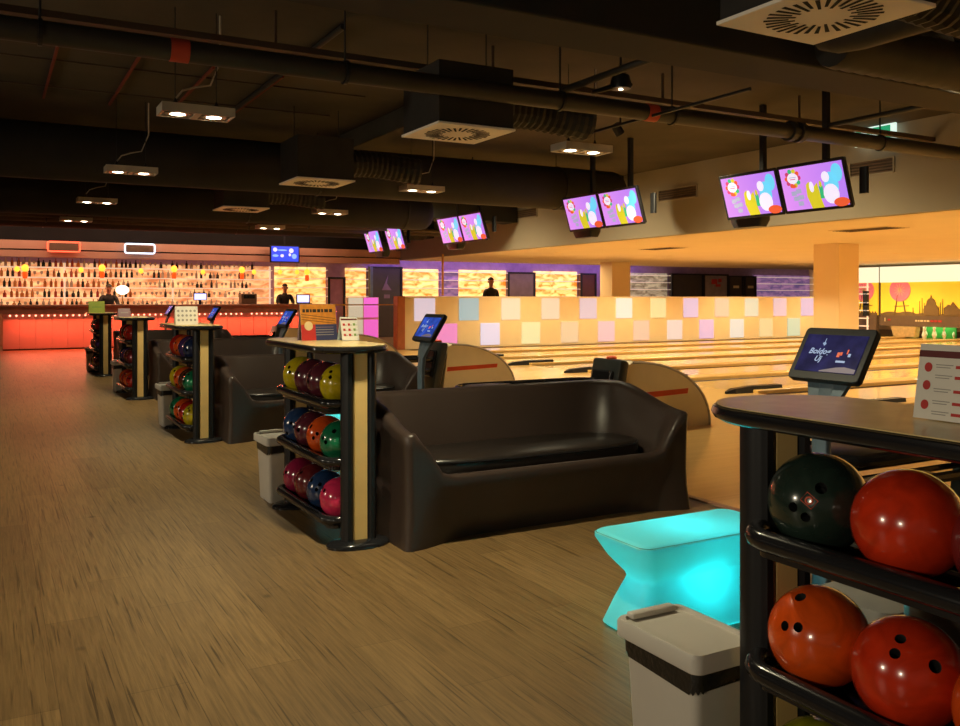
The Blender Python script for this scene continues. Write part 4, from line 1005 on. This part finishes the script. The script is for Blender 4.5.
for i, (yy, hh) in enumerate(((7.08, 2.475), (10.45, 2.55), (14.85, 2.58), (18.6, 2.58))):
    X = 7.9
    gap = 0.455 if i < 3 else 0.62
    monitor((X, yy+gap, hh-0.0), 'left screen of the %s hanging monitor pair, showing a violet bowling picture' % ['nearest', 'second', 'third', 'farthest'][i])
    monitor((X, yy-gap, hh+0.0), 'right screen of the %s hanging monitor pair, showing a violet bowling picture' % ['nearest', 'second', 'third', 'farthest'][i])
    t = thing('monitor_mount', 'black ceiling mount with speaker behind the %s monitor pair' % ['nearest', 'second', 'third', 'farthest'][i], 'mount', (X+0.13, yy, hh), 0, 'monitor mounts')
    for y in (0.4, -0.5): MB().box((0, y, (CH-hh)/2-0.06), (0.06, 0.06, CH-hh+0.1)).build('pole', M['black'], t)
    MB().box((0, -0.05, 0.0), (0.05, 1.2, 0.08)).build('crossbar', M['black'], t)
    MB().loft([rrect(a_, b_, 0.04, 4, 0.12, 0.72, z) for a_, b_, z in ((0.16, 0.42, -0.36), (0.2, 0.5, -0.28), (0.2, 0.5, -0.05))]).build('speaker', M['black'], t, smooth=True)
    MB().loft([rrect(0.05, 0.1, 0.02, 4, 0.04, -0.95, z) for z in (-0.12, 0.16)]).build('side_speaker', M['black'], t, smooth=True)
# bar television
t = thing('bar_television', 'small blue television hanging over the bar', 'television', (6.94, 23.15, 2.43))
cs = MB().box((0, 0, 0), (0.8, 0.06, 0.46), 0, 0.01).build('case', M['black'], t)
s = MB(); s.box((0, -0.032, 0), (0.74, 0.004, 0.4), 0)
for x, z, a_, b_, mi in ((-0.27, 0.11, 0.08, 0.08, 1), (0.17, 0.09, 0.09, 0.09, 1), (-0.08, -0.05, 0.07, 0.06, 1), (-0.08, 0.1, 0.2, 0.03, 2), (0.25, -0.06, 0.1, 0.1, 2), (0.13, -0.02, 0.05, 0.06, 1), (-0.26, -0.05, 0.12, 0.05, 2)):
    s.poly([(x+a_*0.7*math.cos(2*PI*j/12), -0.0345, z+b_*0.7*math.sin(2*PI*j/12)) for j in range(12)], (0, -0.001, 0), mi)
s.build('screen', [emi('tv_blue', srgb(60, 80, 240), 1.1), emi('tv_white', srgb(235, 225, 255), 1.1), emi('tv_pale', srgb(150, 190, 255), 1.0)], cs)
MB().tube([(0, 0.03, 0.2), (0, 0.03, CH-2.43+0.003)], 0.02, 8).build('pole', M['black'], t)

# ------------------------------------------------------------------ ceiling services
def pend(loc, lab, second):
    t = thing('ceiling_spotlight', lab, 'lamp', loc, 0, 'twin ceiling spotlights')
    w, d, h = 0.56, 0.27, 0.07
    b = MB(); n = 4
    b.box((0, 0, h-0.006), (w, d, 0.012)); b.box((0, -d/2+0.008, h/2), (w, 0.016, h)); b.box((0, d/2-0.008, h/2), (w, 0.016, h)); b.box((-w/2+0.01, 0, h/2), (0.02, d, h)); b.box((w/2-0.01, 0, h/2), (0.02, d, h)); b.box((0, 0, h/2), (0.05, d, h))
    b.build('housing', M['alu'], t)
    for sx in (-1, 1):
        l = MB().lathe([(0.1, 0.004), (0.098, 0.01), (0.06, 0.05), (0.05, 0.058)], (sx*0.14, 0, 0), 20).build('reflector', M['alu'], t, smooth=True)
        MB().lathe([(0.02, -0.004), (0.07, 0.006), (0.06, 0.02), (0.02, 0.03)], (sx*0.14, 0, 0), 16).build('lens', M['spot_lit'], l, smooth=True)
    for sx in (-1, 1):
        MB().tube([(sx*0.16, 0, h), (sx*0.16, 0, CH-loc[2]-0.001)], 0.004, 6).build('suspension_wire', M['black'], t)
        MB().lathe([(0.02, h), (0.02, h+0.03), (0.008, h+0.06)], (sx*0.16, 0, 0), 10).build('gland', M['black'], t)
    MB().tube([(-0.16, 0.01, h+0.05), (-0.1, 0.02, h+0.13), (0.0, 0.03, h+0.17), (0.12, 0.03, h+0.2), (0.2, 0.04, h+0.4), (0.2, 0.04, CH-loc[2]-0.001)], 0.008, 6).build('cable', M['alu'], t)
    return t
ordn = ['nearest', 'second', 'third', 'fourth']
tp = pend((1.45, 7.25, 2.70), 'nearest twin spotlight in the left row over the aisle', False)
spots = [(1.45, 7.25)]
for k_ in (1, 2, 3): dup(tp, (1.45, 7.25+PITCH*k_, 2.70), '%s twin spotlight in the left row over the aisle' % ordn[k_]); spots.append((1.45, 7.25+PITCH*k_))
for k_ in (0, 1, 2, 3): dup(tp, (5.12, 7.1+PITCH*k_, 2.69), '%s twin spotlight in the right row before the monitors' % ordn[k_]); spots.append((5.12, 7.1+PITCH*k_))
# lamps overhead, out of the frame, that light the near floor
dup(tp, (1.45, 3.58, 2.7), 'twin spotlight overhead above the near aisle, out of the frame'); spots.append((1.45, 3.58))
for (x, y) in spots:
    light('spotlight_beam', 'SPOT', (x, y, 2.685), (270 if y < 4 else 215) if y < 12 else 120, (1.0, 0.88, 0.56), spot_size=math.radians(125), spot_blend=0.9, shadow_soft_size=0.05)

def vent(loc, lab):
    t = thing('air_diffuser', lab, 'vent', loc, 0, 'square swirl diffusers')
    W = 0.72
    MB().box((0, 0, 0.0), (W, W, 0.02), 0, 0.004).build('face_plate', M['vent'], t)
    s = MB()
    for j in range(32):
        a = 2*PI*j/32; r0, r1 = (0.13, 0.27) if j % 2 else (0.16, 0.28); sk = 0.12
        p = []
        for r_, off in ((r0, -0.007), (r1, -0.011), (r1, 0.011), (r0, 0.007)):
            aa = a+sk*(r_-r0); p.append((r_*math.cos(aa)-off*math.sin(aa), r_*math.sin(aa)+off*math.cos(aa), -0.0105))
        s.poly(p, (0, 0, -0.002))
    s.build('slots', M['slot'], t)
    MB().box((0, 0, 0.26), (W-0.03, W-0.03, 0.49)).build('plenum_box', M['duct'], t)
    f = MB(); pts, rr = [], []
    for i in range(29): pts.append((W/2-0.04+1.05*i/28, 0.06*math.sin(i*0.12), 0.25+0.03*math.sin(i*0.15))); rr.append(0.16+0.012*(i % 2))
    f.tube(pts, rr, 14); f.build('flexible_duct', M['duct'], t)
    for sx in (-1, 1): MB().tube([(sx*0.28, 0, 0.5), (sx*0.28, 0, CH-loc[2]-0.001)], 0.006, 6).build('hanger', M['black'], t)
    return t
v0 = vent((3.48, 6.62, 2.65), 'square swirl air diffuser above the big sofa')
dup(v0, (3.60, 2.97, 2.65), 'large square swirl air diffuser cut off by the top edge')
dup(v0, (3.48, 10.29, 2.65), 'square swirl air diffuser third from the camera')
dup(v0, (3.48, 13.96, 2.65), 'far square swirl air diffuser with an amber reflection')

def along_x(name, lab, cat, y, z, r, x0, x1, m, bands=(), rings=(), n=18, squash=1.0):
    t = thing(name, lab, cat, (0, y, z))
    b = MB(); e = min(r, 0.2)
    pts = [(x0, 0, 0), (x1-e, 0, 0)]+[(x1-e+e*math.sin(PI/2*i/4), 0, 0) for i in range(1, 5)]
    rr = [r, r]+[r*max(0.25, math.cos(PI/2*i/4.6)) for i in range(1, 5)]
    b.tube(pts, rr, n); b.build('run', m, t, smooth=True, angle=50)
    for x in bands: MB().tube([(x-0.06, 0, 0), (x+0.06, 0, 0)], r+0.004, n).build('red_band', M['rust'], t, smooth=True)
    for x in rings:
        g = MB(); g.tube([(x-0.012, 0, 0), (x+0.012, 0, 0)], r+0.012, n); g.tube([(x, 0, r), (x, 0, CH-z-0.001)], 0.008, 6); g.build('hanger', M['black'], t)
    return t
def Xp(px, Y): return Xat(px, Y)
pipe0 = along_x('sprinkler_pipe', 'thick dark pipe with red bands crossing the whole ceiling', 'pipe', 6.1, 2.9, 0.075, -5, LX-0.1, M['pipe'], (Xp(179, 6.1), Xp(650, 6.1)), (Xp(345, 6.1), Xp(672, 6.1), Xp(560, 6.1), Xp(880, 6.1), Xp(40, 6.1)))
for dx in (0.0, 0.13): MB().tube([(Xp(788, 6.1)+dx, 0, 0), (Xp(788, 6.1)+dx+0.06, 0, 0)], 0.1, 18).build('coupling', M['pipe'], pipe0, smooth=True, angle=40)
along_x('ventilation_duct', 'fat round black duct across the ceiling behind the nearest spotlights', 'duct', 11.8, 3.02, 0.34, -5, 9.3, M['beam'], (), (0, 4, 8))
along_x('ventilation_duct', 'fat round black duct across the ceiling ending above the third monitors', 'duct', 15.6, 2.92, 0.34, -5, 7.6, M['beam'], (), (0, 4, 7))
along_x('ventilation_duct', 'far round dark duct just before the bar fascia', 'duct', 20.5, 2.95, 0.22, -5, 9.9, M['duct'], (), (1, 5, 9))
along_x('sprinkler_pipe', 'thin far pipe crossing the ceiling before the bar', 'pipe', 18.3, 2.8, 0.05, -5, 9.9, M['rail_brown'], (), (2, 6))
along_x('sprinkler_pipe', 'second thin far pipe closest to the bar', 'pipe', 19.4, 2.82, 0.06, -5, 9.9, M['rail_brown'], (), (1, 5))
def beam(lab, c, s, m='beam'):
    tag(MB().box(c, s, 0, 0.015).build('ceiling_beam', M[m]), lab, 'beam')
beam('broad black ceiling beam nearest the camera', (LX/2-2.5-0.03, 4.7, (CH+2.95)/2), (LX+4.9, 0.5, CH-2.95))
beam('broad black ceiling beam over the fourth bay', (LX/2-2.5-0.03, 13.4, (CH+3.1)/2), (LX+4.9, 0.6, CH-3.1))
beam('broad black ceiling beam before the bar', (LX/2-2.5-0.03, 17.2, (CH+2.95)/2), (LX+4.9, 0.6, CH-2.95))
beam('low black ceiling beam just in front of the bar fascia', (LX/2-2.5-0.03, 21.4, (CH+2.85)/2), (LX+4.9, 0.5, CH-2.85))
beam('narrow brown ceiling beam running away from the camera between lamps', (4.45, 10.9, (CH+3.3)/2), (0.22, 3.3, CH-3.3), 'ceil')
b = MB(); b.box((LX/2-2.5-0.03, 6.92, 3.25), (LX+4.9, 0.08, 0.05))
for x in range(-4, 10, 2): b.box((x, 6.92, 3.405), (0.02, 0.02, 0.27))
tag(b.build('cable_tray', M['rail_brown']), 'brown cable tray running above the thick ceiling pipe', 'cable tray')
for i, x in enumerate((0.55, 1.25, 1.95, 2.65)):
    tag(MB().box((x, 9.9, CH-0.015), (0.024, 2.0 if i > 1 else 2.6, 0.028)).build('ceiling_strip', M['strip'], None), '%s red-brown strip on the dark ceiling counted from the left' % ['first', 'second', 'third', 'fourth'][i], 'strip', 'red strips on the ceiling')
for i, (y) in enumerate((9.4, 10.6)):
    tag(MB().box((1.0, y, CH-0.008), (5.5, 0.02, 0.014)).build('ceiling_joint', M['rail_brown']), ['nearer', 'farther'][i]+' thin brown joint line across the dark ceiling panels', 'strip', 'joint lines on the ceiling')
# near ducts top right
def run(name, lab, cat, pts, r, m, n=14, rib=False):
    b = MB(); rr = r
    if rib:
        P = []; rr = []; k_ = 30
        for i in range(k_+1): P.append(Vector(pts[0]).lerp(Vector(pts[-1]), i/k_)); rr.append(r+(0.012 if i % 2 else 0))
        pts = P
    b.tube(pts, rr, n); return tag(b.build(name, m, None, None, True, 50), lab, cat)
run('ventilation_duct', 'smooth round duct with a rounded end at the top right', 'duct', [(5.12, -2, 3.05), (5.12, 3.9, 3.05), (5.12, 4.1, 3.06), (5.12, 4.22, 3.08), (5.12, 4.28, 3.1)], [0.13, 0.13, 0.12, 0.09, 0.04], M['duct'])
run('flexible_duct', 'ribbed flexible duct at the top right corner', 'duct', [(5.2, 4.2, 3.05), (7.2, 4.1, 3.02)], 0.17, M['duct'], rib=True)
run('branch_pipe', 'thin pipe branching off the thick pipe at the upper right', 'pipe', [(7.4, 6.02, 2.99), (7.4, 3.7, 2.99)], 0.024, M['pipe'])
run('branch_pipe', 'thin bent pipe hanging beside the near beam at the top centre', 'pipe', [(4.35, 6.3, 3.05), (4.35, 5.05, 3.05), (4.35, 5.0, 3.07), (4.35, 4.98, 3.2), (4.35, 4.98, 3.54)], 0.03, M['pipe'])
run('conduit', 'slim conduit carrying the lamp row on the right', 'conduit', [(5.12, 6.9, 2.86), (5.12, 4.9, 2.86)], 0.014, M['black'])
run('conduit', 'slim dark conduit on the left ceiling, sloping past the fat duct', 'conduit', [(2.6, 7.0, CH-0.026), (2.6, 10.9, CH-0.026)], 0.025, M['pipe'])
t = thing('stage_spotlight', 'small black adjustable spotlight under the ceiling above the pipe', 'lamp', (5.02, 6.36, 3.17))
MB().tube([(-0.25, 0.1, -0.06), (0.0, 0, 0.02), (0.12, 0, 0.03)], [0.02, 0.03, 0.02], 8).build('arm', M['black'], t)
MB().lathe([(0.09, -0.02), (0.1, 0.02), (0.08, 0.1), (0.03, 0.13)], n=14).build('head', M['black'], t, smooth=True)
MB().lathe([(0.01, -0.03), (0.022, -0.024), (0.01, -0.018)], n=12).build('lens', M['spot_lit'], t)
MB().tube([(0, 0, 0.12), (0, 0, CH-3.17-0.001)], 0.012, 8).build('stem', M['black'], t)
t = thing('ceiling_camera', 'small dark dome camera at the top left corner', 'camera', (0.15, 5.6, 3.17))
MB().lathe([(0.01, -0.06), (0.05, -0.045), (0.065, 0), (0.07, 0.05), (0.03, 0.06)], n=14).build('dome', M['black_gloss'], t, smooth=True); MB().tube([(0, 0, 0.05), (0, 0, CH-3.17-0.001)], 0.015, 8).build('stem', M['black'], t)
# exit signs
t = thing('exit_sign', 'green running figure exit sign behind the pipe at the upper right', 'exit sign', (LX-0.15, 7.69, 3.425))
MB().box((0, 0, 0), (0.04, 0.62, 0.24), 0, 0.006).build('body', M['exit_white'], t)
s = MB(); s.box((-0.022, 0.02, 0), (0.006, 0.52, 0.20), 0)
X = -0.027
for pts in (((-0.05, -0.09), (0.0, -0.02), (0.05, -0.08), (0.07, -0.06), (0.02, 0.03), (-0.04, 0.06), (-0.07, 0.02), (-0.05, 0.01), (-0.03, 0.03), (-0.03, -0.02), (-0.08, -0.07)), ((-0.05, 0.07), (-0.02, 0.07), (-0.02, 0.1), (-0.05, 0.1)), ((-0.2, -0.09), (-0.11, -0.09), (-0.11, 0.09), (-0.2, 0.09))):
    s.poly([(X, -y_, z_) for y_, z_ in pts], (0.002, 0, 0), 1)
s.build('pictogram', [M['exit_green'], M['exit_white']], t); MB().box((0.05, 0, 0.0), (0.1, 0.1, 0.05)).build('bracket', M['black'], t)
t = thing('exit_sign', 'pale green exit sign at the left edge over the bar', 'exit sign', (0.33, 21.0, 2.93))
MB().box((0, 0, 0), (0.42, 0.05, 0.19)).build('body', M['exit_white'], t); MB().box((-0.05, -0.028, 0), (0.2, 0.006, 0.13)).build('pictogram', M['exit_green'], t)
MB().tube([(0, 0, 0.09), (0, 0, CH-2.93-0.001)], 0.01, 6).build('stem', M['black'], t)
# bulkhead grilles
for i, (px0, px1, py0, py1, lab) in enumerate(((850, 894, 163, 172, 'long slotted air grille on the bulkhead right of the nearest monitors'), (659, 697, 189, 198, 'slotted air grille on the bulkhead left of the nearest monitors'), (514, 537, 210, 217, 'small slotted air grille on the bulkhead left of the second monitors'))):
    X = LX-0.06
    def YH(px, py):
        r = (px-480)/880; Z = X/(r*math.cos(TH)+math.sin(TH)); return Z*(math.cos(TH)-r*math.sin(TH)), 1.25+(298-py)*Z/880
    (ya, ha), (yb, hb) = YH(px0, py0), YH(px1, py1)
    w = abs(ya-yb); zc = (ha+hb)/2; h = 0.2
    t = thing('air_grille', lab, 'grille', (X, (ya+yb)/2, zc))
    fr = MB()
    for z in (-h/2, h/2): fr.box((0, 0, z), (0.03, w, 0.02))
    for y in (-w/2, w/2): fr.box((0, y, 0), (0.03, 0.02, h))
    fr.build('frame', M['bulk'], t); MB().box((0.012, 0, 0), (0.006, w-0.02, h-0.02)).build('backing', M['sil_dark'], t)
    sl = MB()
    for k_ in range(4): sl.box((-0.002, 0, -h/2+0.04+k_*0.04), (0.018, w-0.03, 0.008), 0, 0, Matrix.Rotation(0.5, 3, 'Y'))
    sl.build('slats', M['rail_brown'], t)
# soffit recessed grilles and sprinklers
for i, (x, y, lab) in enumerate(((13.0, 15.0, 'flat air grille in the cream lane ceiling above the second monitors'), (12.2, 9.2, 'flat air grille in the cream lane ceiling below the nearest monitors'), (12.3, 6.0, 'flat air grille in the cream lane ceiling at the right edge'))):
    g = MB(); g.box((x, y, 2.344), (0.5, 1.1, 0.01), 0)
    for k_ in range(6): g.box((x-0.2+k_*0.08, y, 2.337), (0.02, 1.0, 0.006), 1)
    tag(g.build('ceiling_grille', [M['soffit'], M['rail_brown']]), lab, 'grille', 'grilles in the lane ceiling')

# ------------------------------------------------------------------ lights
# warm downlights recessed in the lane ceiling, in rows over the lanes
DL = (1.0, 0.84, 0.49)
rows = [(12.0, 320), (15.5, 320), (19.5, 340), (23.3, 360)]
for i, (x, pw) in enumerate(rows):
    for j, y in enumerate((1.5, 5.6, 9.3, 13.9, 17.6)):
        r = MB(); r.lathe([(0.06, -0.004), (0.085, -0.004), (0.085, 0.0), (0.06, 0.0)], (0, 0, 0), 16); 
        t = thing('downlight', 'recessed warm downlight in the lane ceiling, row %s from the bulkhead, %s from the right' % (['one', 'two', 'three', 'four'][i], ['first', 'second', 'third', 'fourth', 'fifth'][j]), 'lamp', (x, y, 2.349), 0, 'recessed downlights over the lanes')
        r.build('trim_ring', M['cream'], t)
        light('downlight_beam', 'SPOT', (x, y, 2.33), pw, DL, spot_size=math.radians(155), spot_blend=0.6, shadow_soft_size=0.06)
for j, (y, lab) in enumerate(((-1.2, 'behind the camera'), (3.0, 'level with the near aisle'), (8.0, 'farther along the aisle'))):  # added fill lamps outside the view, brightening the balls and other upright faces
    t = thing('added_fill_spotlight', 'added fill spotlight on the left wall %s, out of the frame' % lab, 'lamp', (-4.98, y, 2.1), 0, 'added fill spotlights')
    MB().box((0.01, 0, 0), (0.03, 0.1, 0.16)).build('bracket', M['black'], t); MB().tube([(0.02, 0, 0), (0.2, 0, -0.02)], 0.05, 14).build('head', M['black'], t, smooth=True)
    light('added_fill_beam', 'SPOT', (-4.74, y, 2.08), 260, (1.0, 0.86, 0.62), spot_size=math.radians(95), spot_blend=0.8, shadow_soft_size=0.2, rot=(0, math.radians(-84), 0))
# added spots before the monitors, put in to brighten the approach and pillar
for j, y in enumerate((0.6, 4.3, 8.75, 12.6, 16.6)):
    t = thing('added_lane_spotlight', 'added black spotlight aimed down the lanes before the monitors, %s from the right' % ['first', 'second', 'third', 'fourth', 'fifth'][j], 'lamp', (6.9, y, 3.3), 0, 'added lane spotlights')
    rot = Matrix.Rotation(math.radians(-38), 3, 'Y')
    MB().tube([rot @ Vector((0, 0, 0.0)), rot @ Vector((0, 0, 0.14))], 0.06, 14).build('head', M['black'], t, smooth=True)
    MB().tube([(0.0, 0, 0.1), (0.0, 0, CH-3.3-0.001)], 0.012, 8).build('stem', M['black'], t)
    light('added_lane_beam', 'SPOT', (6.93, y, 3.27), 720, DL, spot_size=math.radians(110), spot_blend=0.8, shadow_soft_size=0.14, rot=(0, math.radians(-38), 0))
light('fascia_wash', 'AREA', (3.5, 22.5, 2.98), 50, (1.0, 0.58, 0.40), shape='RECTANGLE', size=9, size_y=0.06, rot=(math.radians(70), 0, 0))  # added lamp without a fixture, brightens the fascia and counter lip
light('hall_light', 'AREA', (16, 22.6, 2.3), 250, (1.0, 0.75, 0.4), shape='RECTANGLE', size=10, size_y=0.3)
light('pit_light', 'AREA', (25.35, 16.7, 0.38), 4, (0.7, 1.0, 0.5), shape='RECTANGLE', size=0.2, size_y=1.0)
light('bar_top_light', 'AREA', (3.5, 24.4, 2.35), 110, (1.0, 0.5, 0.25), shape='RECTANGLE', size=7, size_y=0.1)

w = bpy.data.worlds.new('world'); scene.world = w; w.use_nodes = True
w.node_tree.nodes['Background'].inputs['Color'].default_value = (1.0, 0.8, 0.55, 1); w.node_tree.nodes['Background'].inputs['Strength'].default_value = 0.08
vs = scene.view_settings; vs.view_transform = 'Standard'; vs.look = 'None'; vs.exposure = 0.0; vs.gamma = 1.0; vs.use_curve_mapping = False
